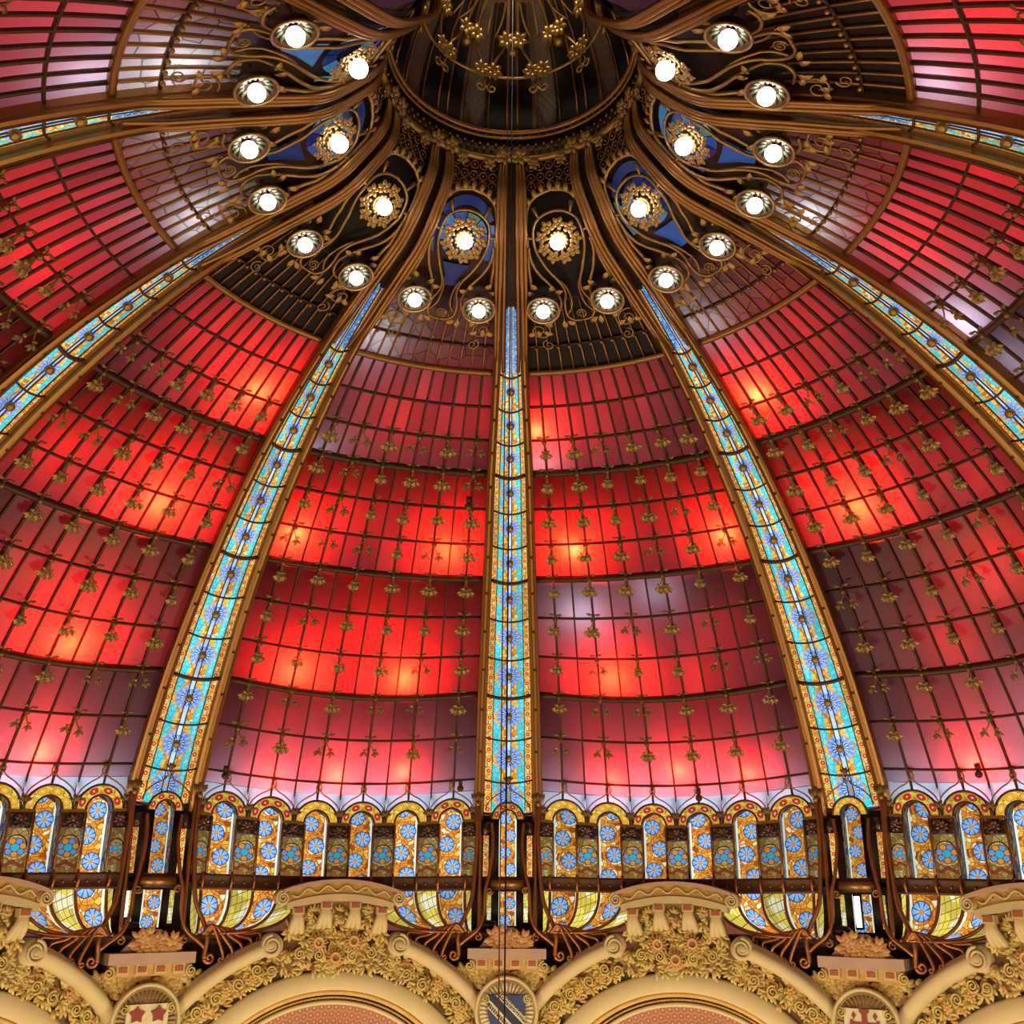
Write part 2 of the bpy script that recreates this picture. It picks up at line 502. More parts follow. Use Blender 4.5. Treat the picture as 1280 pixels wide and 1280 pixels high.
# ------------------------------------------------------------------ the lights of the place, and added fill
WARM = (1.0, .84, .58)
for k in range(10):                              # lamps of the shop galleries below the dome
    a = rad(18 + 36 * k)
    point_light('gallery_light', P(a, 7.2, -5.2), 350, WARM, .35)
RED = (1.0, .0125, .0024)
RED_LAMPS_AND_FILL = [  # bay, degrees from the bay's middle, meridian angle, metres behind the glass, watts
    (-2, 10, 57.2, .30, 170), (-2, 6.1, 45.9, .34, 200), (-2, 3.8, 33.3, .30, 170), (-2, 5.2, 24.6, .28, 120), (-2, -8.7, 46.9, .7, 330),
    (-2, -4.5, 37, .8, 260), (-2, -4.5, 60.5, .8, 200), (-2, -4, 25, .4, 120),
    (-1, -11.8, 45.9, .27, 150), (-1, 9.2, 46.0, .35, 130), (-1, -7, 33.6, .38, 150), (-1, 5.3, 33.6, .28, 150), (-1, -7.2, 24.0, .30, 60),
    (-1, -.7, 24.4, .22, 110), (-1, 6.4, 24.8, .22, 110), (-1, 12, 58.3, .7, 110), (-1, -2, 58.3, .8, 180), (-1, 1, 38.5, .8, 140), (-1, -6, 29.3, .7, 70),
    (0, -13.5, 57.6, .22, 100), (0, -9.2, 46.2, .26, 170), (0, 11.9, 46.2, .26, 150), (0, -5.7, 33.7, .36, 150), (0, -6.6, 24.3, .26, 100),
    (0, .6, 25.0, .24, 130), (0, 7.9, 24.4, .24, 110), (0, 5.1, 33.7, .5, 140), (0, 6, 29.3, .7, 80), (0, 8, 50.5, .8, 110), (0, 4, 60, .9, 120),
    (1, -10.7, 57.4, .24, 150), (1, -6.1, 46, .34, 160), (1, -3.2, 33.9, .5, 170), (1, -5.4, 24.1, .28, 110), (1, 4.5, 61.2, .8, 190), (1, 1.5, 51.5, .8, 160),
    (1, 5.6, 39.2, .8, 260), (1, 9, 45, .7, 140), (1, -.6, 28.4, .7, 120),
    (2, -7.5, 60.6, .55, 190), (2, -2, 61.6, .8, 110), (2, 12.5, 59, .7, 180), (2, 4, 56, .8, 120),
    (3, -7, 60.6, .7, 200), (3, -.5, 58, .7, 260), (3, 8, 60, .8, 200),
    (-3, 4.4, 56.7, .7, 330), (-3, -2.5, 61.0, .9, 120), (-3, 12.3, 53, .6, 140), (-3, -9, 57, .8, 160),
    (-4, 3, 59.8, .9, 120), (-4, -6, 61.5, .7, 150), (-4, 10, 55, .8, 150)]
for b in range(-4, 4):                           # wide red fill added behind every bay to deepen the wash
    for da, th in ((-7, 60.5), (5, 61), (-1, 56.5), (9, 48.8), (-8, 48.5), (0, 48.6), (0, 38.5), (7, 38), (-7, 29), (3, 28.6)):
        if b in (0,) and th in (38.5, 38) and da < 5: continue
        RED_LAMPS_AND_FILL.append((b, da + random.uniform(-2, 2), th, .95 if th > 55 else .6, random.uniform(50, 110)))
for b, da, th, off, w in RED_LAMPS_AND_FILL:
    hot = off < .45
    p = P(rad(18 + 36 * b + da), *rz(th, off * (.75 if th > 27 else .50) if hot else off))
    point_light('red_lamp_and_fill', p, w * (1.3 if th > 27 else .72) if hot else w * .075, RED, .05)
COOL = (.66, .82, 1.0)
point_light('lantern_fill', (0, 0, 11.6), 30, (1, .82, .55), .1)  # added fill inside the lantern, brightens the pendant
for b in range(-2, 2):                           # white lamps behind the foot of the dome
    for i in range(6):
        a = rad(18 + 36 * b + (-12 + 4.8 * i))
        point_light('white_back_light', P(a, 10.62, 1.50), 12, COOL, .08)
for b, da, th, w, off in [(-4, 10.5, 66.2, 20, .32), (-4, 6, 65, 4, .4), (-3, 11, 65.5, 16, .34), (-3, -12, 66, 5, .35), (2, -11.5, 66.4, 15, .32), (1, -12, 64.6, 7, .4), (-1, -12, 65, 9, .35),
                     (0, -8.6, 40.0, 9, .4), (0, 1.0, 41.6, 5, .4), (0, -13, 54.6, 3, .35), (2, -13, 55, 14, .4), (2, -12.5, 51.5, 5, .4), (3, -11, 62, 12, .4), (-4, 11, 62, 9, .4), (1, 4, 27, 9, .4), (-1, -14, 53.5, 5, .4)]:
    point_light('white_back_light', P(rad(18 + 36 * b + da), *rz(th, off)), w, COOL, .06)  # white lights added behind chosen panes to brighten them

# ------------------------------------------------------------------ setting: floor and lower walls
m = MB(); m.lathe([(.01, -16), (12, -16)], 40)
tag(ob('floor', m.mesh('floor', principled('pale_floor', (.5, .42, .32), .4))), 'pale shop floor far below the dome', 'floor', kind='structure')
m = MB(); m.lathe([(11.2, -16), (11.2, -.55)], 60)
tag(ob('wall_lower', m.mesh('wall_lower', principled('cream_plaster', (.5, .38, .24), .7))), 'plain round wall below the arches', 'wall', kind='structure')
# closing drum at the azimuths whose arcade is out of the picture
m = MB()
m.grid([[P(rad(a), r, z) for a in range(73, 289, 4)] for r, z in ((11.2, -.6), (10.6, .2), (10.25, 1.5))])
tag(ob('wall_drum', m.mesh('wall_drum', STONE_B)), 'brown drum wall under the dome foot', 'wall', kind='structure')

# ------------------------------------------------------------------ dome bays
QP = [(-1.0, 3.175, 8.276), (-.7, 2.86, 8.335), (-.38, 2.53, 8.42), (0, 2.24, 8.62), (.41, 1.95, 8.92), (.66, 1.81, 9.12), (.9, 1.715, 9.33), (1.12, 1.66, 9.55)]
def crown(t, off=0.0):                           # (r, z) of the crown's flare, t metres above the top lamps
    if t <= -1.0: return rz(74.7 + math.degrees(t / RHO), off)
    r, z = lerp(t, [(a, b) for a, b, c in QP]), lerp(t, [(a, c) for a, b, c in QP])
    dr, dz = lerp(t + .15, [(a, b) for a, b, c in QP]) - lerp(t - .15, [(a, b) for a, b, c in QP]), lerp(t + .15, [(a, c) for a, b, c in QP]) - lerp(t - .15, [(a, c) for a, b, c in QP])
    l = math.hypot(dr, dz) or 1
    return r + off * dz / l, z - off * dr / l
BAYS = list(range(-4, 4))
BLACK_BAYS = (0, -2, 3)
rows_th = list(zip(TH, TH[1:] + [TH_LOW]))
NC = 12
pane_mesh = {}
for ri, (ta, tb) in enumerate(rows_th):
    for c in range(NC):
        m = MB()
        u0, u1 = -1 + 2 * c / NC, -1 + 2 * (c + 1) / NC
        m.grid([[S(ta + (tb - ta) * i / 2, u0 + (u1 - u0) * j / 2, .015) for j in range(3)] for i in range(3)])
        pane_mesh[ri, c] = m.mesh('pane', OPAL)
band_rows = [(STUD, TH[0]), (BTOP, STUD)]
band_mesh = {}
for ri, (ta, tb) in enumerate(band_rows):
    for c in range(NC):
        m = MB()
        u0, u1 = -1 + 2 * c / NC, -1 + 2 * (c + 1) / NC
        m.grid([[S(ta + (tb - ta) * i / 2, u0 + (u1 - u0) * j / 2, .015) for j in range(3)] for i in range(3)])
        band_mesh[ri, c] = m.mesh('pane', BANDG)
def bar_section(th, u, w, d0, d1):
    a = S(th, u, 0); r, _ = rz(th)
    az = u * alpha(th)
    ea = V((cos(az), -sin(az), 0))
    p0, p1 = S(th, u, d0), S(th, u, d1)
    return [p0 - ea * w, p1 - ea * w * .7, p1 + ea * w * .7, p0 + ea * w]
vbar_mesh = []
for c in range(NC + 1):
    u = -1 + 2 * c / NC
    for t0, t1, n_, mt in ((22.0, TH[0], 30, BAR), (TH[0], BTOP, 6, BRONZE)):  # upper lengths lighter: light on the bars put into their bronze
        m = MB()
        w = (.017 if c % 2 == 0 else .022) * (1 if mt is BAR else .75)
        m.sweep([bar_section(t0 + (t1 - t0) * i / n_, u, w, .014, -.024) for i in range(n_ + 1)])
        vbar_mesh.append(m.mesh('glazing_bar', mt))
ring_mesh = []
for i, th in enumerate(TH + [STUD]):
    m = MB()
    thick = i in (3, 6, 9)
    hw = .055 if thick else (.05 if i == 0 else .019)
    dd = -.075 if thick else (-.06 if i == 0 else -.03)
    dth = math.degrees(hw / RHO)
    m.sweep([[S(th - dth, -1 + j / 12, .014), S(th - dth * .7, -1 + j / 12, dd), S(th + dth * .7, -1 + j / 12, dd), S(th + dth, -1 + j / 12, .014)] for j in range(25)])
    ring_mesh.append(m.mesh('ring_bar', BRONZE if i in (0,) else BAR))
# hanging leaf sprigs, three slightly different ones
sprig = []
for s_ in range(3):
    rr = random.Random(s_ + 3)
    m = MB(); Z = V((0, 0, 1))
    m.lathe([(.001, .09), (.03, .09), (.045, .07), (.05, 0)], 8)
    m.cm = 1
    m.lathe([(.001, .10), (.018, .098), (.022, .088)], 6)
    m.cm = 0
    for sg in (-1, 1):
        m.tube([(0, .04, .05), (sg * .03, .11, .06), (sg * .09, .125, .07)], .012, 4)
        m.leaf((sg * .03, .10, .06), (sg, .25, 0), Z, .10, .032, .2, .1)
    spread = (.065, .10, .04)[s_]
    tips = [(-spread, -.21 - rr.random() * .03), (spread, -.21 - rr.random() * .03)] + ([(0, -.25)] if s_ != 1 else [])
    for tx, ty in tips:
        m.tube(cr([(0, -.02, .05), (tx * .35, -.10, .07), (tx, ty + .04, .09)], 3), .011, 4)
        for a, L_ in ((-135, .12), (-108, .14), (-80, .145), (-50, .12), (120, .06), (60, .06)):
            if s_ == 1 and a == -80: continue
            a = rad(a + rr.uniform(-9, 9) + tx * 130)
            m.cm = rr.choice((0, 0, 1))
            m.leaf((tx, ty + .04, .09), (cos(a), sin(a), .1), Z, L_, .030, .35, .25)
            m.cm = 0
    sprig.append(m.mesh('leaf_sprig', [LEAFM, GOLD]))
studm = MB(); studm.ball((0, 0, .05), .032, 8, 5); studm = studm.mesh('stud', GOLD)

def bay_obj(j, n):
    M = rotz(18 + 36 * j)
    black = j in BLACK_BAYS
    nm = {0: 'bay of red lit panes under a blackened upper band, between ribs above the striped blue shield and the red cross',
          -1: 'bay of red lit panes with brown textured upper band, right of the three star shield'}.get(j, 'curved bay of red lit dome panes between two bronze ribs')
    w = tag(empty('window_%d' % n, M), nm, 'window', kind='structure')
    rest = MB()
    for (ri, c), me in pane_mesh.items():
        ctr = M @ S(sum(rows_th[ri]) / 2, -1 + (2 * c + 1) / NC)
        if in_view(ctr): ob('pane', me, w)
        else:
            ta, tb = rows_th[ri]
            rest.grid([[S(ta + (tb - ta) * i, -1 + 2 * (c + k) / NC, .015) for k in range(2)] for i in range(2)])
    if rest.v: ob('outer_panes', rest.mesh('outer_panes', OPAL), w)['kind'] = 'stuff'
    rest = MB()
    for (ri, c), me in band_mesh.items():
        ctr = M @ S(sum(band_rows[ri]) / 2, -1 + (2 * c + 1) / NC)
        if in_view(ctr): ob('pane', me, w, BLACKG if black else None)
        else:
            ta, tb = band_rows[ri]
            rest.grid([[S(ta + (tb - ta) * i, -1 + 2 * (c + k) / NC, .015) for k in range(2)] for i in range(2)])
    if rest.v: ob('outer_panes', rest.mesh('outer_panes', BLACKG if black else BANDG), w)['kind'] = 'stuff'
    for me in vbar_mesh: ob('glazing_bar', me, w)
    for i, me in enumerate(ring_mesh):
        ob('ring_bar', me, w)
    rr = random.Random(50 + j)
    for i in range(2, 11):
        for c in range(1, NC, 2):
            u = -1 + 2 * c / NC
            p = S(TH[i], u, -.02)
            if not in_view(M @ p, 30): continue
            ob('leaf_sprig', sprig[rr.choice((0, 0, 1, 2)) if i < 9 else rr.choice((0, 1, 1))], w, m=frame(p, u * alpha(TH[i]), TH[i]) @ Matrix.Rotation(rr.uniform(-.12, .12), 4, 'Z') @ Matrix.Scale(rr.uniform(.92, 1.08), 4))
    for c in range(1, NC):
        u = -1 + 2 * c / NC
        p = S(STUD, u, -.02)
        if in_view(M @ p, 20): ob('stud', studm, w, m=frame(p, u * alpha(STUD), STUD))
    # field behind the scrollwork, up to the throat of the lantern
    m = MB()
    prof = [rz(BTOP, .02)] + [crown(t, .02) for t in (-.95, -.7, -.38, 0, .2, .41, .66, .9, 1.12)]
    m.grid([[P(rad(-18 + 36 * k / 8), r, z) for k in range(9)] for r, z in prof])
    ob('backing_plate', m.mesh('backing_plate', BLACKG if black else PLATE), w)
    return w
for n, j in enumerate(BAYS): bay_obj(j, n + 1)
m = MB()                                         # the two bays behind and above the camera
m.grid([[P(rad(144 + 72 * k / 12), *rz(TH_LOW + (74.5 - TH_LOW) * i / 16, .02)) for k in range(13)] for i in range(17)])
tag(ob('window_20', m.mesh('window_20', OPAL)), 'dome glazing behind the viewpoint', 'window', kind='structure')
for i, th in enumerate((TH[3], TH[6], TH[9])):   # service ledges behind the glass
    m = MB(); r, z = rz(th, .04)
    m.lathe([(r, z + .02), (r + 1.3, z + .02), (r + 1.3, z + .14), (r + .02, z - .04)], 60)
    tag(ob('trim_%d' % (20 + i), m.mesh('ledge', DARK)), 'service ledge ring behind the dome glass', 'ledge', kind='structure')

# ------------------------------------------------------------------ dome ribs
RIBTH = [69.3, 66.2] + TH + [21.2]
def beam_rows(sg, t0, t1, n):
    rows = []
    for i in range(n + 1):
        th = t0 + (t1 - t0) * i / n
        w, b = ribw(th), beamw(th)
        sec = [(w, .3), (w, -.08), (w - .012, -.10), (w - .012, -.145), (w - b * .3, -.17), (w - b * .38, -.145), (w - b * .62, -.145), (w - b * .7, -.17), (w - b + .012, -.145), (w - b + .012, -.10), (w - b, -.08), (w - b, .3)]
        rows.append([SX(th, sg * x, o) for x, o in (sec if sg > 0 else sec[::-1])])
    return rows
rib_parts = []
for sg in (-1, 1):
    m = MB(); m.sweep(beam_rows(sg, 20.2, 72, 44)); rib_parts.append(('beam', m.mesh('beam', BRONZE, False), None))
def gw(th): return max(.02, ribw(th) - beamw(th) + .005)
GOFF = -.01
for i in range(len(RIBTH) - 1):
    ta, tb = RIBTH[i], RIBTH[i + 1]
    top = i < 2
    hw = (gw(ta) + gw(tb)) / 2
    L = abs(ta - tb) * rad(1) * RHO
    mainf = .70
    def strip(x0, x1, mat, uvf, name):
        m = MB()
        n = 3
        pts, uvs = [], []
        for a in range(n + 1):
            t = a / n; th = ta + (tb - ta) * t; g = gw(th)
            pts.append([SX(th, x0 * g, GOFF), SX(th, (x0 + x1) / 2 * g, GOFF - .03 * (1 - ((x0 + x1) / 2) ** 2)), SX(th, x1 * g, GOFF)])
            uvs.append([uvf(x0, t), uvf((x0 + x1) / 2, t), uvf(x1, t)])
        m.grid(pts, uvs)
        rib_parts.append((name, m.mesh(name, mat), (ta + tb) / 2))
    yy = lambda t, h: (.5 - t) * L / h
    if top: strip(-mainf, mainf, RIBTOP, lambda x, t: (x / mainf, yy(t, hw * mainf)), 'pane')
    else:
        for x0, x1 in ((-mainf, -.105), (-.105, .105), (.105, mainf)):
            strip(x0, x1, RIBG, lambda x, t: (x / mainf, yy(t, hw * mainf)), 'pane')
    for sg in (-1, 1):
        bw_ = (1 - mainf) / 2
        strip(*( (mainf, 1.0) if sg > 0 else (-1.0, -mainf)), BORDERG, lambda x, t: ((abs(x) - mainf - bw_) / bw_, yy(t, hw * bw_) + sg), 'border_pane')
    m = MB()
    th = tb
    g = gw(th)
    r_ = .035 if i + 1 in (5, 8, 11) else .018
    m.tube([SX(th - .25 * (1 - (k / 4 - 1) ** 2), (k / 4 - 1) * g, -.05 - .04 * (1 - (k / 4 - 1) ** 2)) for k in range(9)], r_, 5)
    if i > 0: rib_parts.append(('crossbar', m.mesh('crossbar', DARK), None))
    if i >= 2 and i < len(RIBTH) - 2:
        m = MB(); mid = (ta + tb) / 2
        m.lathe([(.001, .075), (.05, .07), (.065, .05), (.07, 0)], 10)
        bm_ = m.mesh('boss', GOLD)
        rib_parts.append(('boss', bm_, ('f', mid)))
for x in (-.70, -.105, .105, .70):
    m = MB()
    n = 40
    m.tube([SX(70 - 48.6 * k / n, x * gw(70 - 48.6 * k / n), -.035) for k in range(n + 1)], .011, 4)
    rib_parts.append(('mullion', m.mesh('mullion', DARK), None))
boltm = MB(); boltm.lathe([(.001, .03), (.02, .028), (.026, 0)], 6); boltm = boltm.mesh('bolt', DARK)
# strands that gather the rib into the crown ring
STR = [(.12, .10, .09, .085, .08, .075, .030), (.20, .165, .145, .135, .125, .11, .034), (.238, .222, .20, .19, .175, .15, .030)]
for sg in (-1, 1):
    for q in STR:
        m = MB()
        pts = [SX(63.5, sg * q[0], -.07), SX(65.8, sg * q[0], -.15), SX(68.6, sg * (q[0] + q[1]) / 2, -.19)]
        for t, x in ((-.7, q[1]), (-.2, q[2]), (.3, q[3]), (.7, q[4]), (1.08, q[5])):
            r, z = crown(t, -.16 if t < 1 else -.05)
            pts.append(P(sg * x / r, r, z))
        m.tube(cr(pts, 5), q[6], 8)
        rib_parts.append(('strand', m.mesh('strand', BRONZE), None))
m = MB()
m.grid([[P(x / r, r, z) for x in (-.16, 0, .16)] for r, z in [rz(69, -.02)] + [crown(t, -.03) for t in (-.95, -.7, -.38, 0, .41, .66, .9, 1.12)]])
rib_parts.append(('web', m.mesh('web', PLATE), None))
for k in range(-4, 6):
    M = rotz(36 * k)
    t = tag(empty('trim_%d' % (k + 5), M), 'bronze dome rib with blue and amber stained glass strip' + {0: ' above the striped blue shield', 1: ' above the red cross shield', -1: ' above the three star shield'}.get(k, ''), 'rib', kind='structure')
    for name, me, spec in rib_parts:
        if spec is None: ob(name, me, t)
        elif isinstance(spec, tuple):
            p = SX(spec[1], 0, GOFF - .03)
            if in_view(M @ p, 10): ob(name, me, t, m=frame(p, 0, spec[1]))
        else:
            if in_view(M @ SX(spec, 0), 50) or name == 'beam': ob(name, me, t)
    for i in range(len(TH) - 1):
        th = (TH[i] + TH[i + 1]) / 2 + .8
        for sg in (-1, 1):
            p = SX(th, sg * (ribw(th) - beamw(th) / 2), -.14)
            if in_view(M @ p, 5): ob('bolt', boltm, t, m=frame(p, 0, th))

# ------------------------------------------------------------------ scrollwork and lamps of each bay
T0 = 74.7
def L2(x, t, off=-.12):                          # bay-local metres round the top lamp
    r, z = crown(t, off)
    return P(x / r, r, z)
def mir(pts): return pts + [(-x, t) for x, t in pts[::-1]]
def nrm_at(t):
    a, b = crown(t, 0), crown(t, -1); return V((0, b[0] - a[0], b[1] - a[1]))
gr = []
def gtube(name, pts, r, mat, off=-.12, sm=5, k=6):
    m = MB(); m.tube([L2(p.x, p.y, off) for p in cr([(x, t, 0) for x, t in pts], sm)], r, k)
    gr.append((name, m.mesh(name, mat)))
key = [(0, -1.40), (.14, -1.38), (.21, -1.26), (.19, -1.05), (.13, -.85), (.14, -.66), (.25, -.42), (.34, -.18), (.36, .04), (.30, .24), (.16, .35), (0, .385)]
gtube('keyhole_loop', mir(key), .022, GOLD)
for sg in (-1, 1):
    gtube('lamp_loop', [(sg * x, t) for x, t in ((.45, -.06), (.46, -.25), (.40, -.46), (.31, -.64), (.25, -.82), (.24, -1.02), (.31, -1.2), (.46, -1.27), (.60, -1.22))], .024, GOLD)
    gtube('inner_strand', [(sg * x, t) for x, t in ((.20, -.55), (.10, -.72), (.08, -.95), (.11, -1.15), (.23, -1.32))], .017, GOLD, -.10)
    m = MB()
    m.spiral(lambda a, b: L2(sg * .68 + a, -1.50 + b, -.16), 1.6, .17, .02, .016, 28, rad(60), sg)
    gr.append(('scroll', m.mesh('scroll', GOLD)))
    m = MB()
    m.spiral(lambda a, b: L2(sg * .62 + a, -1.80 + b, -.14), 1.5, .10, .015, .013, 22, rad(90), -sg)
    gr.append(('scroll', m.mesh('scroll', GOLD)))
    m = MB(); n0 = nrm_at(-1.4)
    for x, t, a in ((.52, -1.33, -100), (.45, -1.30, -60), (.62, -1.30, -140), (.70, -1.50, -80), (.64, -1.55, 200), (.74, -1.55, -20), (.36, -.78, 130), (.50, -.72, 60), (.56, -.80, 20), (.30, -.80, 170), (.28, -1.36, -90), (.24, -1.38, -150)):
        a = rad(a) if sg > 0 else pi - rad(a)
        p = L2(sg * x, t, -.14); d = L2(sg * x + .05 * cos(a), t + .05 * sin(a), -.14) - p
        m = MB(); m.leaf(p, d, n0, .16, .05, .3, .15); gr.append(('leaf', m.mesh('leaf', GOLD)))
gtube('arch_frame', mir([(.60, -.75), (.53, -.4), (.465, -.05), (.43, .22), (.36, .45), (.22, .60), (0, .66)]), .028, GOLD, -.10)
m = MB(); m.spiral(lambda a, b: L2(a, -1.27 + b, -.13), 2.0, .085, .012, .014, 30, rad(-90), 1); gr.append(('scroll', m.mesh('scroll', GOLD)))
for a in (8, 52, 128, 172):
    a = rad(a)
    m = MB(); m.tube([L2(.36 * cos(a), .38 * sin(a)), L2(.40 * cos(a), .46 * sin(a)), L2(.45 * cos(a), .58 * sin(a))], [.012, .02, .04], 6)
    gr.append(('spoke', m.mesh('spoke', GOLD)))
m = MB()
for a in (38, 56, 73, 90, 107, 124, 142):
    a = rad(a); p = L2(.40 * cos(a), .22 + .42 * sin(a), -.13)
    m = MB(); m.leaf(p, L2(.42 * cos(a), .27 + .5 * sin(a), -.13) - p, nrm_at(.3), .13, .042, .35, .1); gr.append(('leaf', m.mesh('leaf', GOLD)))
fan = []                                          # blue glass behind the top lamp
for k in range(10):
    m = MB(); a0, a1 = 2 * pi * (k + .04) / 10, 2 * pi * (k + .96) / 10
    m.grid([[L2(R * sin(a0 + (a1 - a0) * i / 3), R * cos(a0 + (a1 - a0) * i / 3), -.045) for i in range(4)] for R in (.16, .345)])
    fan.append(m.mesh('pane', BLUEG))
for sg in (-1, 1):
    m = MB(); m.grid([[L2(sg * x, t, -.045) for x in (a, (a + b) / 2, b)] for t, a, b in ((-.30, .37, .45), (.0, .385, .445), (.22, .33, .41))]); fan.append(m.mesh('pane', BLUEG))
m = MB(); m.grid([[L2(x, t, -.045) for x in (-w_, 0, w_)] for t, w_ in ((-.41, .20), (-.62, .11), (-.80, .09))]); fan.append(m.mesh('pane', BLUEG))
m = MB(); m.grid([[L2(x, t, -.045) for x in (-w_, 0, w_)] for t, w_ in ((-.83, .09), (-1.05, .15), (-1.28, .17))]); fan.append(m.mesh('pane', OPALW))
m = MB(); m.grid([[L2(R * .84 * cos(rad(a)), R * sin(rad(a)) * 1.12, -.045) for a in range(30, 151, 15)] for R in (.40, .52)]); fan.append(m.mesh('pane', BLUEG))
# lamps
n0 = V((0, 0, 1))
m = MB(); m.ball((0, 0, .13), .108, 16, 10); globe = m.mesh('globe', GLOBE)
m = MB(); m.lathe([(.02, -.06), (.13, -.03), (.15, .02), (.12, .05), (.10, .045)], 20); socket = m.mesh('socket', GOLD)
beadm = MB()
for i in range(14): beadm.ball((.135 * cos(2 * pi * i / 14), .135 * sin(2 * pi * i / 14), .06), .02, 6, 4)
beadm = beadm.mesh('bead_ring', GOLD)
m = MB(); m.flower((0, 0, 0), n0, .105, 5, .3, .40, .3, .2); rosette = m.mesh('flower', GOLD)
m = MB(); m.lathe([(.08, -.07), (.17, -.03), (.22, .05), (.235, .10), (.225, .105), (.205, .05), (.15, 0), (.06, -.03)], 24); dish = m.mesh('dish', DARK)
m = MB(); m.tube([(.24 * cos(2 * pi * i / 24), .24 * sin(2 * pi * i / 24), .10) for i in range(24)], .016, 5, closed=True); dish_rim = m.mesh('rim', GOLD)
lobe = MB(); lobe.leaf((0, .10, .02), (0, 1, .45), n0, .11, .03, .3, 0); CUT = principled('cut_glass', (.10, .12, .06), .12, 0, .4, 14, 0, (.03, .045, .025))
lobe = lobe.mesh('glass_lobe', CUT)
dropm = MB(); dropm.tube([(0, 0, -.25), (0, 0, -.05)], .03, 6); dropm = dropm.mesh('stem', BRONZE)
bayname = {0: 'blackened', -2: 'blackened', 3: 'blackened'}
BLAB = {0: 'between the blue shield and red cross ribs', -1: 'between the star shield and blue shield ribs', -2: 'first bay beyond the star shield rib', -3: 'second bay beyond the star shield rib',
        -4: 'third bay beyond the star shield rib', 1: 'first bay beyond the red cross rib', 2: 'second bay beyond the red cross rib', 3: 'third bay beyond the red cross rib'}
for j in BAYS:
    M = rotz(18 + 36 * j)
    black = j in BLACK_BAYS
    where = 'blackened glass' if black else 'stained glass'
    g = tag(empty('scroll_grille', M @ Matrix.Translation(L2(0, -.5))), 'gilded keyhole scrollwork over %s, %s' % (where, BLAB[j]), 'ironwork', 'crown scrollwork over ' + where)
    gi = Matrix.Translation(-L2(0, -.5))
    for name, me in gr: ob(name, me, g, m=gi)
    if not black:
        for me in fan: ob('pane', me, g, m=gi)
    fr = frame(L2(0, 0, -.10), 0, 48)
    t = tag(empty('ceiling_lamp', M @ fr), 'bright globe lamp in gilded flower wreath, ' + BLAB[j], 'lamp', 'flower wreath lamps over ' + where)
    ob('globe', globe, t); ob('socket', socket, t); ob('bead_ring', beadm, t)['kind'] = 'stuff'
    for i in range(9):
        a = 2 * pi * i / 9
        ob('flower', rosette, t, m=Matrix.Translation((.245 * cos(a), .245 * sin(a), .03)) @ Matrix.Rotation(a * 1.7, 4, 'Z'))
    for sg in (-1, 1):
        p = L2(sg * .49, -1.0, -.22)
        t = tag(empty('ceiling_lamp', M @ frame(p, sg * .49 / 3.2, 70)), 'globe lamp in scalloped dish, %s, %s' % (BLAB[j], ('blue shield side' if (sg < 0) == (j == 0) else 'other shield side') if j in (0, -1) else ('side nearer that rib' if (sg < 0) == (j > 0) else 'side away from it')), 'lamp', 'dish lamps over ' + where)
        ob('globe', globe, t, m=Matrix.Scale(.92, 4)); ob('dish', dish, t); ob('rim', dish_rim, t); ob('stem', dropm, t)
        for i in range(14): ob('glass_lobe', lobe, t, m=Matrix.Rotation(2 * pi * i / 14, 4, 'Z'))

# ------------------------------------------------------------------ crown ring, lantern and its gilded pendant
t = tag(empty('crown_ring', Matrix.Translation((0, 0, 9.54))), 'bronze ring of the oculus with pairs of gilded flowers', 'ring')
D = Matrix.Translation((0, 0, -9.54))
m = MB(); m.ring(1.62, 9.54, .05, 80, 8); ob('rail', m.mesh('rail', GOLD), t, m=D)
m = MB(); m.ring(1.555, 9.95, .035, 80, 8); ob('upper_rail', m.mesh('upper_rail', BRONZE), t, m=D)
m = MB(); m.ring(1.575, 9.87, .022, 80, 6); ob('upper_rail', m.mesh('upper_rail', BRONZE), t, m=D)
m = MB(); m.lathe([(1.68, 9.50), (1.66, 9.60), (1.60, 9.95), (1.72, 10.0)], 80); ob('stud_band', m.mesh('stud_band', PLATE), t, m=D)
m = MB()
for q, (r, z) in enumerate(((1.645, 9.64), (1.63, 9.71), (1.618, 9.78))):
    for i in range(90): m.ball(P(2 * pi * (i + .5 * (q % 2)) / 90, r, z), .022, 5, 4)
for i in range(80): m.ball(P(2 * pi * i / 80, 1.575, 9.91), .018, 5, 4)
ob('stud_rows', m.mesh('stud_rows', GOLD), t, m=D)['kind'] = 'stuff'
m = MB(); m.flower((0, 0, 0), (0, 0, 1), .125, 6, 0, .36, .3, .2); fl = m.mesh('flower', GOLD)
for k in range(10):
    for da, r, z, s in ((-4.2, 1.56, 9.55, 1), (4.2, 1.56, 9.55, 1), (-11, 1.60, 9.44, .75), (11, 1.60, 9.44, .75)):
        a = rad(36 * k + da)
        ob('flower', fl, t, m=D @ frame(P(a, r, z), a, 25) @ Matrix.Scale(s, 4))
m = MB()                                          # fretwork of small rings under the crown
for k in range(10):
    for i, (da, r, z) in enumerate([(d, rr_, zz) for rr_, zz in ((1.685, 9.43), (1.73, 9.29), (1.775, 9.17)) for d in (-9, -4.5, 0, 4.5, 9)]):
        a = rad(18 + 36 * k + da); f = frame(P(a, r - .02, z), a, 20)
        m.tube([f @ V((.055 * cos(2 * pi * q / 10), .055 * sin(2 * pi * q / 10), .01)) for q in range(10)], .010, 4, closed=True)
        m.ball(f @ V((0, 0, .01)), .02, 5, 4)
ob('fretwork', m.mesh('fretwork', BRONZE), t, m=D)['kind'] = 'stuff'

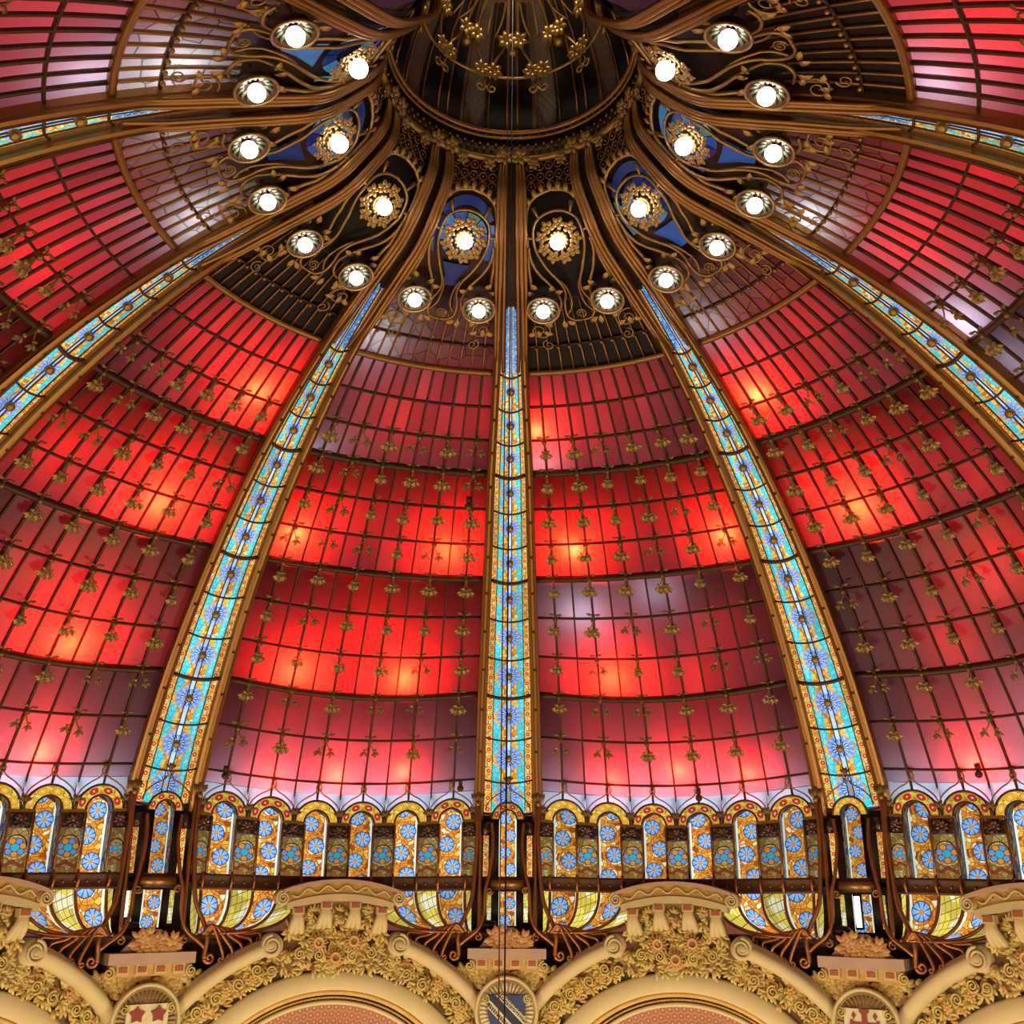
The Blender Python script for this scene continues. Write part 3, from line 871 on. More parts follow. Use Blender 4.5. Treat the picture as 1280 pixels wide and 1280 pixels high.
lt = tag(empty('lantern', Matrix.Translation((0, 0, 9.95))), 'dark ribbed lantern dome over the oculus', 'lantern')
D = Matrix.Translation((0, 0, -9.95))
LPROF = [(1.70, 9.95), (1.66, 10.4), (1.55, 10.85), (1.36, 11.3), (1.08, 11.7), (.72, 12.0), (.30, 12.2), (.02, 12.25)]
def lpt(az, s, inn=0):
    x = s * (len(LPROF) - 1); i = min(int(x), len(LPROF) - 2); f = x - i
    return P(az, LPROF[i][0] * (1 - f) + LPROF[i + 1][0] * f - inn, LPROF[i][1] * (1 - f) + LPROF[i + 1][1] * f)
for k in range(30):
    m = MB(); a0, a1 = rad(12 * k - 2), rad(12 * k + 10)
    m.grid([[lpt(a0 + (a1 - a0) * i / 2, q / 14) for i in range(3)] for q in range(15)])
    ob('panel', m.mesh('panel', LANT if k % 3 == 1 else BLACKG), lt, m=D)
for k in range(10):
    for da in (-2.6, 2.6, 12, 24):
        m = MB(); m.tube([lpt(rad(36 * k + da), q / 14, .02) for q in range(14)], .020 if abs(da) < 3 else .012, 5)
        ob('lantern_rib', m.mesh('lantern_rib', BRONZE_RED), lt, m=D)

pd = tag(empty('pendant', Matrix.Translation((0, 0, 10.55))), 'gilded pendant of curved flower stems hanging inside the lantern', 'chandelier')
D = Matrix.Translation((0, 0, -10.55))
m = MB(); m.ring(1.17, 10.56, .018, 60, 6); ob('ring', m.mesh('ring', GOLD), pd, m=D)
m = MB(); m.flower((0, 0, 0), (0, 0, 1), .15, 6, 0, .36, .35, .2); fl2 = m.mesh('flower', GOLD)
for k in range(10):
    A = 18 + 36 * k
    for sg in (-1, 1):
        m = MB()
        m.tube(cr([P(rad(A + sg * 2), 1.17, 10.52), P(rad(A + sg * 5), 1.13, 10.75), P(rad(A + sg * 12), 1.02, 11.0), P(rad(A + sg * 13), .8, 11.3), P(rad(A + sg * 8), .5, 11.65), P(rad(A + sg * 3), .22, 12.0), P(rad(A + sg * 3), .16, 12.235)], 4), .022, 5)
        ob('stem', m.mesh('stem', GOLD), pd, m=D)
        m = MB()
        m.tube(cr([P(rad(A + sg * 3), .98, 11.05), P(rad(A + sg * 7), .72, 11.15), P(rad(A + sg * 10), .48, 11.5), P(rad(A + sg * 6), .3, 11.9), P(rad(A + sg * 6), .24, 12.215)], 4), .016, 5)
        ob('stem', m.mesh('stem', GOLD), pd, m=D)
        for az, r, z, s in ((A + sg * 4.5, 1.14, 10.58, .9), (A + sg * 12.5, 1.00, 11.02, .95)):
            ob('flower', fl2, pd, m=D @ frame(P(rad(az), r - .03, z), rad(az), 15) @ Matrix.Scale(s, 4))
        m = MB(); f = frame(P(rad(A), 1.17, 10.35), rad(A), 0)
        m.spiral(lambda a, b: f @ V((sg * .08 + a * sg, b, 0)), 1.1, .075, .02, .016, 16, pi * .9, 1)
        m.tube([f @ V((sg * .02, .16, 0)), f @ V((sg * .05, .08, 0)), f @ V((sg * .01, 0, 0))], .014, 4)
        ob('curl', m.mesh('curl', GOLD), pd, m=D)
    m = MB(); m.ball(P(rad(36 * k), 1.08, 10.95), .09, 10, 7); ob('ball', m.mesh('ball', GOLD), pd, m=D)
for x, y, mt, nm, lab in ((0, 0, BLACKM, 'hanging_cable', 'thin black cable hanging plumb from the lantern'), (-.052, 0, principled('red_rope', (.20, .06, .05), .7), 'hanging_rope', 'thin dark red rope hanging beside the black cable')):
    m = MB(); m.tube([(x, y, 12.25), (x, y, -16)], .008 if nm == 'hanging_cable' else .0065, 6)
    tag(ob(nm, m.mesh(nm, mt)), lab, 'cable')

# ------------------------------------------------------------------ arcade of stained glass at the dome foot
RA = 10.08
AB = rad(18) - asin(.66 / RA)
NA = 6
HALF = AB / NA                                   # half an arch, in radians
def drop(a): return .13 * cos(pi * a / AB / 2)
def A3(a, x, z, r=RA):                           # bay azimuth a, x metres sideways of it, height z
    aa = a + x / RA
    k = min(1, max(.25, (z + .2) / 1.6))
    return P(aa, r, z - drop(aa) * k)
SPRING = 1.19
def arch_pieces(Rin, Rout, zs, ztop_panel, zbot, hw, pw):
    """meshes of one arch in flat (x, z, r) space, mapped later"""
    return None
def make_arch(a, out, R0=.225, R1=.395, pw=.222, mapf=None):
    F = mapf or (lambda x, z, r=RA: A3(a, x, z, r))
    n = 14
    m = MB()
    m.grid([[F(R * cos(pi * i / n), SPRING + R * sin(pi * i / n), RA) for i in range(n + 1)] for R in (R0, R1)],
           [[(4 * i / n, y) for i in range(n + 1)] for y in (-1, 1)])
    out.append(('arch_pane', m.mesh('arch_pane', ARCHG)))
    m = MB()
    for R, t in ((R0, .018), (R1, .020)):
        m.tube([F(R * cos(pi * i / n), SPRING + R * sin(pi * i / n), RA - .02) for i in range(n + 1)], t, 5)
    out.append(('arch_moulding', m.mesh('arch_moulding', DARK)))
    for sg in (-1, 1):
        m = MB()
        m.tube(cr([F(sg * .43, SPRING + .16, RA - .04), F(sg * .36, SPRING + .31, RA - .04), F(sg * .22, SPRING + .43, RA - .04), F(sg * .08, SPRING + .51, RA - .04), F(sg * .02, SPRING + .60, RA - .04)], 4), .013, 5)
        out.append(('ogee_bar', m.mesh('ogee_bar', BRONZE)))
    m = MB()
    m.tube([F(.048 * cos(2 * pi * i / 12), SPRING + .62 + .062 * sin(2 * pi * i / 12), RA - .05) for i in range(12)], .014, 5, closed=True)
    out.append(('finial_ring', m.mesh('finial_ring', GOLD)))
    m = MB(); c = F(0, SPRING + .62, RA - .05); m.ball(c, .022, 6, 4); out.append(('finial_bead', m.mesh('finial_bead', GOLD)))
    m = MB(); c = F(0, SPRING + .68, RA - .05)
    for q in (40, 75, 105, 140): m.leaf(c, F(cos(rad(q)) * .1, SPRING + .68 + sin(rad(q)) * .1, RA - .05) - c, (0, -1, 0), .12, .03, .2, .1)
    out.append(('finial_leaf', m.mesh('finial_leaf', LEAFM)))
    # tall pane set back in a niche
    rb = RA + .20
    zb, zt = .17, SPRING
    pts, uvs = [], []
    for i in range(13):
        z = zb + (zt + pw - zb) * i / 12
        w = pw if z <= zt else sqrt(max(1e-4, pw * pw - (z - zt) ** 2))
        pts.append([F(x * w, z, rb) for x in (-1, 0, 1)]); uvs.append([(x * w / pw, z / pw + a * 37) for x in (-1, 0, 1)])
    m = MB(); m.grid(pts, uvs); out.append(('flower_pane', m.mesh('flower_pane', FLOWERG)))
    path = [(-R0, zb)] + [(-R0, zb + (SPRING - zb) * i / 4) for i in range(1, 5)] + [(R0 * -cos(pi * i / 8), SPRING + R0 * sin(pi * i / 8)) for i in range(1, 9)] + [(R0, SPRING - (SPRING - zb) * i / 4) for i in range(1, 5)]
    m = MB(); m.grid([[F(x, z, r) for x, z in path] for r in (RA, rb + .02)]); out.append(('niche_reveal', m.mesh('niche_reveal', NICHE)))
def make_pier(a, out, hw=.185, mapf=None):        # pier between two arches: pressed panel over a medallion pane
    F = mapf or (lambda x, z, r=RA: A3(a, x, z, r))
    m = MB(); m.grid([[F(x, z, RA - .03) for x in (-hw, 0, hw)] for z in (.90, 1.02, 1.14)]); out.append(('pressed_panel', m.mesh('pressed_panel', NICHE)))
    m = MB(); c = F(0, 1.02, RA - .05)
    m.ball(c, .032, 7, 5); out.append(('rosette_core', m.mesh('rosette_core', BRONZE)))
    for q in range(8):
        m = MB(); t = rad(45 * q + 22); m.leaf(c, F(cos(t) * .1, 1.02 + sin(t) * .1, RA - .05) - c, P(a, -1, 0), .13, .035, .25, .1)
        out.append(('rosette_leaf', m.mesh('rosette_leaf', NICHE)))
    m = MB(); m.grid([[F(x, z, RA - .06) for x in (-hw - .02, hw + .02)] for z in (1.14, 1.19)]); m.grid([[F(x, z, r) for x in (-hw - .02, hw + .02)] for z, r in ((1.14, RA), (1.14, RA - .06))]); out.append(('cap_rail', m.mesh('cap_rail', BRONZE)))
    zb, zt = .17, .88
    m = MB(); m.grid([[F(x * hw, zb + (zt - zb) * i / 4, RA) for x in (-1, 0, 1)] for i in range(5)], [[(x, ((zb + (zt - zb) * i / 4) - (zb + zt) / 2) / hw) for x in (-1, 0, 1)] for i in range(5)])
    out.append(('medallion_pane', m.mesh('medallion_pane', MEDALG)))
    m = MB(); m.tube([F(hw * .92 * cos(pi * i / 10), .60 + hw * .92 * sin(pi * i / 10), RA - .015) for i in range(11)], .012, 4); out.append(('pane_arch', m.mesh('pane_arch', DARK)))
    for sg in (-1, 1):
        m = MB(); m.tube([F(sg * (hw + .015), z, RA - .05) for z in (1.14, .8, .45, .16)], .021, 6); out.append(('colonnette', m.mesh('colonnette', BRONZE)))
arc = []
for i in range(NA): make_arch(-AB + HALF * (2 * i + 1), arc)
for i in range(1, NA): make_pier(-AB + HALF * 2 * i, arc)
for sg in (-1, 1): make_pier(sg * (AB - .006), arc, .12)
# white spandrel panes and cusp leaves
for i in range(NA):
    a = -AB + HALF * (2 * i + 1)
    for sg in (-1, 1):
        m = MB(); n = 6
        m.grid([[A3(a, sg * .40 * sin(pi / 2 * k / n), SPRING + .40 * cos(pi / 2 * k / n), RA + .05) for k in range(n + 1)], [A3(a, sg * .42 * k / n, SPRING + .52, RA + .02) for k in range(n + 1)]])
        arc.append(('spandrel_pane', m.mesh('spandrel_pane', OPALW)))
for i in range(NA + 1):
    a = -AB + HALF * 2 * i
    m = MB(); c = A3(a, 0, SPRING + .12, RA - .05)
    m.tube([A3(a, 0, SPRING - .02, RA - .04), c], .018, 5)
    for q in (25, 65, 115, 155): m.leaf(c, A3(a, cos(rad(q)) * .1, SPRING + .12 + sin(rad(q)) * .1, RA - .06) - c, P(a, -1, 0), .14, .035, .2, .1)
    arc.append(('cusp_leaf', m.mesh('cusp_leaf', LEAFM)))
n = 36
m = MB(); m.grid([[A3(-AB * 1.02 + AB * 2.04 * i / n, 0, z, r) for i in range(n + 1)] for r, z in ((RA + .1, .18), (RA - .07, .18), (RA - .09, .15), (RA - .07, .12), (RA - .07, -.03), (RA - .10, -.06), (RA + .1, -.09))])
arc.append(('frieze', m.mesh('frieze', DARK)))
fst = MB(); fst.ball((0, 0, 0), .024, 6, 4); fst = fst.mesh('frieze_stud', BRONZE)
frieze_studs = [A3(-AB + 2 * AB * (i + .5) / 26, 0, .045, RA - .08) for i in range(26)]
# coved lower glass and the basket of tubes that gathers towards each rib foot
def C3(a, s):                                     # a: azimuth at the frieze, s 0..1 down
    aa = a + (math.copysign(AB, a) - a) * .70 * s ** 2.2
    return P(aa, RA + .02 - .30 * s ** 2.2, -.07 - .70 * sin(s * pi / 2) - drop(a) * .25 * (1 - s))
edges = []
for i in range(1, NA): edges += [(-AB + 2 * HALF * i) - .2 / RA, (-AB + 2 * HALF * i) + .2 / RA]
edges = [-AB] + [-AB + .13 / RA] + edges + [AB - .13 / RA] + [AB]
for k in range(len(edges) - 1):
    a0, a1 = edges[k], edges[k + 1]
    if abs((a0 + a1) / 2) < AB * .2: continue
    m = MB()
    pts = [[C3(a0 + (a1 - a0) * j / 3, i / 6) for j in range(4)] for i in range(7)]
    uvs = [[((j / 1.5 - 1), -i / 6 * 3.9 + k) for j in range(4)] for i in range(7)]
    m.grid(pts, uvs)
    arc.append(('cove_pane', m.mesh('cove_pane', FLOWERG if k % 2 == 1 else COVEG)))
for k, a in enumerate(edges[1:-1]):
    if abs(a) < AB * .2: continue
    m = MB()
    pts = [C3(a, s / 10) for s in range(11)]
    pts = [p + V((-p.x, -p.y, 0)).normalized() * (.07 + .06 * sin(pi * i / 10)) for i, p in enumerate(pts)]
    pts = [A3(a, 0, .20, RA - .06), A3(a, 0, .06, RA - .12)] + pts
    m.tube(cr(pts, 2), .028, 6)
    arc.append(('basket_tube', m.mesh('basket_tube', BRONZE_RED)))
for sg in (-1, 1):
    for q, (dx, dz, cu) in enumerate(((1.02, -.03, .085), (.86, -.12, .08), (.70, -.20, .075), (.54, -.27, .07), (.38, -.33, .07))):
        m = MB()
        a0 = sg * (AB - .015)
        def fz(x, z): return P(a0 - sg * x / 9.85, 9.80 - .02 * q, -.80 + z)
        m.tube(cr([fz(0, .02), fz(dx * .35, .10 + .015 * q), fz(dx * .72, .02 + dz * .3), fz(dx * .96, dz + .05), fz(dx, dz - .05)], 5), [.036] * 5 + [.030] * 16, 6)
        m.spiral(lambda a, b: fz(dx - .045 + a, dz - .05 + b), 1.2, .045, .012, .020, 16, 0, -1)
        arc.append(('claw_tube', m.mesh('claw_tube', BRONZE_RED)))
m = MB(); m.grid([[P(-AB * 1.25 + AB * 2.5 * i / n, r, z) for i in range(n + 1)] for r, z in ((RA + .02, -.76), (9.86, -.80), (10.02, -.9), (10.30, -.98), (10.36, -4.2))])
arc.append(('cornice', m.mesh('cornice', STONE_B)))
for q, j in enumerate(range(-2, 2)):
    M = rotz(18 + 36 * j)
    w = tag(empty('window_%d' % (q + 11), M), 'arcade of six round arched stained glass windows below the dome panes, %s' % ('left of the three star shield', 'between the three star and striped blue shields', 'between the striped blue and red cross shields', 'right of the red cross shield')[q], 'window', kind='structure')
    for name, me in arc:
        c = M @ (sum((V(x.co) for x in me.vertices), V()) / len(me.vertices))
        if in_view(c, 140) or name in ('cornice', 'frieze'): ob(name, me, w)
    for p in frieze_studs:
        if in_view(M @ p, 20): ob('frieze_stud', fst, w, m=Matrix.Translation(p))

# ------------------------------------------------------------------ rib feet: niche window, twisted tubes, scrolls
foot = []
G = lambda x, z, r=RA: V((x, r, z))
make_arch(0, foot, .165, .30, .163, lambda x, z, r=RA: V((x, r - .12, z)))
m = MB(); m.box((0, RA + .34, -.35), .95, .1, .45); foot.append(('foot_block', m.mesh('foot_block', PLATE)))
m = MB(); m.box((0, RA + .34, .65), .85, .1, .62); foot.append(('foot_block', m.mesh('foot_block', PLATE)))
m = MB(); m.box((0, RA - .06, .05), .34, .12, .11); foot.append(('foot_frieze', m.mesh('foot_frieze', DARK)))
m = MB(); m.box((0, RA - .19, .05), .30, .012, .06); foot.append(('foot_frieze_panel', m.mesh('foot_frieze_panel', BRONZE)))
m = MB(); m.grid([[G(x, z, RA + .02) for x in (-.16, 0, .16)] for z in (-.68, -.38, -.09)], [[(x, z / .16) for x in (-1, 0, 1)] for z in (-.68, -.38, -.09)]); foot.append(('flower_pane', m.mesh('flower_pane', FLOWERG)))
for sg in (-1, 1):
    m = MB(); m.grid([[G(sg * x, z, RA + .03) for x in (.36, .46)] for z in (.17, .5, .92)], [[(x, z / .05) for x in (-1, 1)] for z in (.17, .5, .92)]); foot.append(('border_pane', m.mesh('border_pane', BORDERG)))
    m = MB(); m.grid([[G(sg * x, z, RA + .04) for x in (.30, .38)] for z in (-.62, -.1)], [[(x, z / .1) for x in (-.3, .3)] for z in (-.62, -.1)]); foot.append(('side_pane', m.mesh('side_pane', COVEG)))
    m = MB(); m.box((sg * .41, RA - .02, 1.02), .09, .03, .12); foot.append(('pressed_panel', m.mesh('pressed_panel', NICHE)))
    for pts, r in (
        (((.60, 1.45, 10.0), (.57, 1.0, 9.96), (.60, .3, 9.92), (.66, -.25, 9.86), (.82, -.62, 9.78), (.88, -.85, 9.74), (.865, -1.04, 9.74), (.86, -1.16, 9.74)), .040),
        (((.54, 1.45, 10.02), (.52, .7, 9.98), (.51, 0, 9.95), (.51, -.75, 9.92)), .036),
        (((.30, 1.12, 9.95), (.27, .7, 9.92), (.34, .2, 9.86), (.40, -.05, 9.82), (.42, -.45, 9.80), (.52, -.72, 9.76), (.74, -.90, 9.74), (.86, -1.00, 9.75)), .032)):
        m = MB(); m.tube(cr([(sg * x, y, z) for x, z, y in pts], 5), r, 7); foot.append(('foot_tube', m.mesh('foot_tube', BRONZE_RED)))
    m = MB(); m.spiral(lambda a, b: V((sg * .95 + a, 9.74, -1.15 + b)), 1.3, .09, .02, .036, 20, pi if sg > 0 else 0, sg, 6); foot.append(('foot_scroll', m.mesh('foot_scroll', BRONZE_RED)))
    m = MB(); m.spiral(lambda a, b: V((sg * .52 + a, 9.80, -.86 + b)), 1.2, .07, .015, .026, 16, pi / 2, sg, 6); foot.append(('foot_scroll', m.mesh('foot_scroll', BRONZE)))
    m = MB(); m.spiral(lambda a, b: V((sg * .33 + a, 9.84, -.08 + b)), 1.4, .07, .015, .020, 18, 0, sg, 6); foot.append(('foot_scroll', m.mesh('foot_scroll', BRONZE)))
    m = MB(); m.ball((sg * .57, 9.92, 1.46), .05, 10, 6); foot.append(('collar_bead', m.mesh('collar_bead', GOLD)))
    for a in (50, 90, 130):
        m = MB(); m.leaf((sg * .57, 9.95, 1.50), (cos(rad(a)), 0, sin(rad(a))), (0, -1, 0), .20, .06, .25, .1); foot.append(('collar_leaf', m.mesh('collar_leaf', LEAFM)))

# ------------------------------------------------------------------ stone arches, keystones, pedestals, shields
AP = 9.74
VC = -4.27
def F3(u, v, dep=0.0): return V((u, AP - dep, v))
def arcsweep(m, prof, a0, a1, n):                 # prof: closed section of (radius, depth)
    m.sweep([[F3(R * sin(rad(a0 + (a1 - a0) * i / n)), VC + R * cos(rad(a0 + (a1 - a0) * i / n)), d) for R, d in prof] for i in range(n + 1)])
wall = []
for sg in (-1, 1):
    m = MB(); arcsweep(m, [(3.34, 0), (3.34, .20), (3.40, .27), (3.50, .30), (3.56, .26), (3.58, .18), (3.62, .16), (3.62, 0)], sg * 17.5, sg * 62, 30)
    wall.append(('hood_moulding', m.mesh('hood_moulding', STONE)))
    c = (sg * 1.10, VC + 3.30)
    m = MB()
    m.spiral(lambda a, b: F3(c[0] + a, c[1] + b, .27), 2.4, .17, .02, .030, 44, rad(90), -sg if True else sg, 6)
    m.lathe([(.001, .02), (.19, 0), (.20, -.25)], 20)
    k0 = len(m.v) - 20 * 3
    for i in range(k0, len(m.v)):
        x, y, z = m.v[i]; q = F3(c[0] + x, c[1] + y, .24 + z); m.v[i] = tuple(q)
    wall.append(('volute', m.mesh('volute', STONE)))
m = MB(); arcsweep(m, [(2.58, -.05), (2.58, .10), (2.62, .13), (2.86, .13), (2.90, .09), (2.90, -.05)], -64, 64, 60); wall.append(('arch_band', m.mesh('arch_band', STONE)))
m = MB(); arcsweep(m, [(2.50, -.12), (2.50, .02), (2.55, .05), (2.58, .02), (2.58, -.12)], -64, 64, 60); wall.append(('arch_fillet', m.mesh('arch_fillet', STONE_G)))
m = MB(); arcsweep(m, [(2.34, -.20), (2.34, -.06), (2.40, -.04), (2.42, -.12), (2.42, -.20)], -66, 66, 60); wall.append(('arch_fillet', m.mesh('arch_fillet', STONE)))
m = MB()
for i in range(150):
    a = rad(-62 + 124 * i / 149); m.ball(F3(2.455 * sin(a), VC + 2.455 * cos(a), -.05), .022, 5, 4)
wall.append(('bead_row', m.mesh('bead_row', STONE_G)))
m = MB(); nn = 50
m.grid([[F3(R * sin(rad(-66 + 132 * i / nn)), VC + R * cos(rad(-66 + 132 * i / nn)), d) for i in range(nn + 1)] for R, d in ((2.9, -.02), (3.4, .03))]); wall.append(('relief_ground', m.mesh('relief_ground', STONE_D)))
m = MB()
m.grid([[F3(R * sin(rad(-66 + 132 * i / nn)), VC + R * cos(rad(-66 + 132 * i / nn)), d) for i in range(nn + 1)] for R, d in ((1.88, -.42), (2.12, -.28), (2.35, -.18))],
       [[((-66 + 132 * i / nn) * .32, y) for i in range(nn + 1)] for y in (0, 2.0, 4.0)]); wall.append(('mosaic', m.mesh('mosaic', SCALES)))
m = MB(); arcsweep(m, [(1.80, -.45), (1.80, -.36), (1.88, -.34), (1.90, -.45)], -70, 70, 50); wall.append(('arch_fillet', m.mesh('arch_fillet', STONE)))
m = MB(); m.grid([[F3(R * sin(rad(-80 + 160 * i / 30)), VC + R * cos(rad(-80 + 160 * i / 30)), -.45) for i in range(31)] for R in (.02, 1.82)]); wall.append(('tympanum', m.mesh('tympanum', STONE)))
# carved foliage
rr = random.Random(11)
m = MB(); N0 = V((0, -1, 0))
def carved(m, u, v, dep, L):
    k = rr.choice((3, 4, 5)); a0 = rr.uniform(0, 2 * pi)
    for i in range(k):
        a = a0 + (i - k / 2) * rr.uniform(.55, .8)
        m.cm = rr.choice((0, 0, 1))
        m.leaf(F3(u, v, dep), (cos(a), 0, sin(a)), N0, L * rr.uniform(.7, 1.15), L * .21, rr.uniform(.35, .75), .15)
    m.cm = 0
for i in range(320):
    a = rad(rr.uniform(-62, 62)); R = rr.uniform(2.97, 3.33)
    if abs(R * sin(a)) < .82 and VC + R * cos(a) > -1.36: continue
    carved(m, R * sin(a), VC + R * cos(a), .03 + rr.random() * .05, .17)
wall.append(('carved_leaves', m.mesh('carved_leaves', [STONE_L, STONE_G])))
for i in range(13):
    a = -56 + 112 * i / 12 + rr.uniform(-2, 2); a = rad(math.copysign(19 + abs(a) * .67, a)); R = rr.uniform(3.05, 3.22); sg = rr.choice((-1, 1))
    m = MB(); m.spiral(lambda x, y: F3(R * sin(a) + x, VC + R * cos(a) + y, .17), 1.8, .10, .015, .020, 26, rr.uniform(0, 6), sg, 5); wall.append(('carved_spiral', m.mesh('carved_spiral', STONE_L)))
for i in range(8):
    a = -50 + 100 * i / 7 + rr.uniform(-3, 3); a = rad(math.copysign(20 + abs(a) * .66, a)); R = rr.uniform(3.05, 3.22)
    m = MB(); m.flower(F3(R * sin(a), VC + R * cos(a), .12), N0, .10, 7, 0, .3, .4, .3); wall.append(('carved_flower', m.mesh('carved_flower', STONE_G)))
stuff_names = ('carved_leaves', 'bead_row')

key_p = []
def topv(u): return .10 - .19 * (u / 1.04) ** 2
def capsec(dz0, dz1, d0, d1, u1=1.0):
    return [[F3(u1 * (i / 12 - 1), topv(u1 * (i / 12 - 1)) + z, d) for d, z in ((d0, dz0), (d1, dz0), (d1, dz1), (d0, dz1))] for i in range(25)]
m = MB(); m.sweep(capsec(0, -.055, .0, .55)); key_p.append(('cap_slab', m.mesh('cap_slab', STONE_P, False)))
m = MB(); m.sweep(capsec(-.055, -.24, .0, .44, .98)); key_p.append(('cap_frieze', m.mesh('cap_frieze', STONE_G, False)))
m = MB(); m.sweep(capsec(-.24, -.36, .0, .48, .92)); key_p.append(('cap_moulding', m.mesh('cap_moulding', STONE, False)))
m = MB(); m.tube([F3(x / 40, topv(x / 40) - .145 + .045 * sin(x * .47), .46) for x in range(-34, 35)], .016, 5); key_p.append(('wave_scroll', m.mesh('wave_scroll', STONE)))
for sg in (-1, 1):
    m = MB(); c = (sg * 1.0, topv(1.0) - .13)
    m.spiral(lambda a, b: F3(c[0] + a, c[1] + b, .50), 2.3, .115, .015, .026, 40, rad(90), -sg, 6); key_p.append(('cap_volute', m.mesh('cap_volute', STONE)))
    m = MB(); m.sweep([[F3(c[0] + .13 * cos(2 * pi * i / 14), c[1] + .13 * sin(2 * pi * i / 14), d) for i in range(14)] for d in (.0, .47)]); key_p.append(('cap_roll', m.mesh('cap_roll', STONE_G)))
for i in range(9):
    u = -.8 + .2 * i
    m = MB(); m.spiral(lambda a, b: F3(u + a, topv(u) - .145 + b, .45), 1.3, .045, .01, .011, 14, 0, 1 if i % 2 else -1, 4); key_p.append(('small_scroll', m.mesh('small_scroll', STONE_L)))
for u in (-.72, -.25, .25, .72):
    v0 = topv(u) - .36
    m = MB(); m.box(F3(u, v0 - .06, .42), .095, .06, .06); key_p.append(('corbel_block', m.mesh('corbel_block', STONE, False)))
    m = MB(); m.box(F3(u, v0 - .055, .485), .07, .012, .04); key_p.append(('terracotta_tile', m.mesh('terracotta_tile', TERRA, False)))
    for q in (-1, 0, 1):
        m = MB(); m.tube(cr([F3(u + q * .035, v0 - .10, .42), F3(u + q * .055, v0 - .22, .42), F3(u + q * .085, v0 - .36, .30), F3(u + q * .10, v0 - .46, .18)], 3), [.045, .05, .05, .055, .06, .06, .06, .055, .05, .03], 7); key_p.append(('corbel_tongue', m.mesh('corbel_tongue', STONE)))
m = MB(); m.grid([[F3(s * w, v, d) for s in (-1, -.5, 0, .5, 1)] for v, w, d in ((-.25, .90, .36), (-.45, .84, .30), (-.70, .86, .18), (-1.0, .95, .12), (-1.38, .98, .10))]); key_p.append(('relief_ground', m.mesh('relief_ground', STONE_D)))
m = MB()
for i in range(150):
    v = rr.uniform(-1.36, -.55); u = rr.uniform(-.85, .85)
    carved(m, u, v, .16 + .10 * max(0, (v + 1.0)) + rr.random() * .05, .17)
for u in (-.48, 0, .48):
    for i in range(5): carved(m, u + rr.uniform(-.12, .12), -.40 - rr.random() * .12, .34, .12)
key_p.append(('carved_leaves', m.mesh('carved_leaves', [STONE_L, STONE_G])))
for u, v in ((-.32, -.92), (.28, -.90), (-.02, -1.16)):
    m = MB(); m.flower(F3(u, v, .27), N0, .17, 14, 0, .16, .35, .1); key_p.append(('carved_flower', m.mesh('carved_flower', ROSE)))
    m = MB(); m.tube([F3(u + .075 * cos(2 * pi * i / 14), v + .075 * sin(2 * pi * i / 14), .32) for i in range(14)], .02, 5, closed=True); key_p.append(('flower_ring', m.mesh('flower_ring', STONE_L)))
for u, v, sg in ((-.62, -1.10, 1), (-.30, -1.12, -1), (.28, -1.14, 1), (.60, -1.10, -1)):
    m = MB(); m.spiral(lambda a, b: F3(u + a, v + b, .26), 1.9, .095, .012, .022, 26, pi / 2, sg, 5); key_p.append(('carved_spiral', m.mesh('carved_spiral', STONE_L)))
SIDES = {-2: 'wall_west', -1: 'wall_north_west', 0: 'wall_north_east', 1: 'wall_east'}
WLAB = {-2: 'gilded stone arch left of the three star shield', -1: 'gilded stone arch between the three star and striped blue shields', 0: 'gilded stone arch between the striped blue and red cross shields', 1: 'gilded stone arch right of the red cross shield'}
for j in range(-2, 2):
    M = rotz(18 + 36 * j)
    w = tag(empty(SIDES[j], M), WLAB[j], 'wall', kind='structure')
    for name, me in wall:
        o = ob(name, me, w)
        if name in stuff_names: o['kind'] = 'stuff'
    k = tag(empty('keystone', M @ Matrix.Translation(F3(0, -1.4))), 'carved keystone with scroll ended cap, ' + WLAB[j][13:], 'keystone', 'keystones of the stone arches')
    for name, me in key_p:
        o = ob(name, me, k, m=Matrix.Translation(-F3(0, -1.4)))
        if name in stuff_names: o['kind'] = 'stuff'

# pedestals over the piers
ped = []
m = MB(); m.box((0, 10.0, -1.13), .70, .32, .085); ped.append(('slab', m.mesh('slab', STONE_P, False)))
m = MB(); m.box((0, 10.02, -1.30), .62, .28, .09); ped.append(('dentil_course', m.mesh('dentil_course', STONE_G, False)))
for i in range(4):
    x = -.45 + .30 * i
    m = MB(); m.box((x, 9.73, -1.29), .095, .02, .07); ped.append(('dentil', m.mesh('dentil', STONE, False)))
    m = MB(); m.box((x, 9.705, -1.29), .065, .012, .04); ped.append(('terracotta_tile', m.mesh('terracotta_tile', TERRA, False)))
m = MB(); m.sweep([[V((x, y, z)) for x, z in ((-.52, -1.05), (.52, -1.05), (.30, -.82), (.12, -.70), (-.12, -.70), (-.30, -.82))] for y in (9.87, 9.80)]); ped.append(('crest', m.mesh('crest', STONE_P, False)))
m = MB()
for i in range(26):
    x = rr.uniform(-.32, .32); z = rr.uniform(-1.0, -.72 - abs(x) * .5)
    for q in range(4):
        a = rr.uniform(0, 2 * pi); m.cm = rr.choice((0, 1)); m.leaf((x, 9.78, z), (cos(a), -.1, sin(a)), N0, .19, .05, .5, .15)
ped.append(('carved_leaves', m.mesh('carved_leaves', [STONE_G, ROSE])))
def hood_gap(x, y, z):                           # distance of a rib-frame point from the arch centre of the neighbouring bay
    r = math.hypot(x, y); u = r * sin(rad(18) - atan2(abs(x), y))
    return math.hypot(u, z - VC)
def hood_x(z, R=3.48):
    x = 0.0
    while x < 1.4 and hood_gap(x, 9.93, z) > R: x += .01
    return max(.03, x)
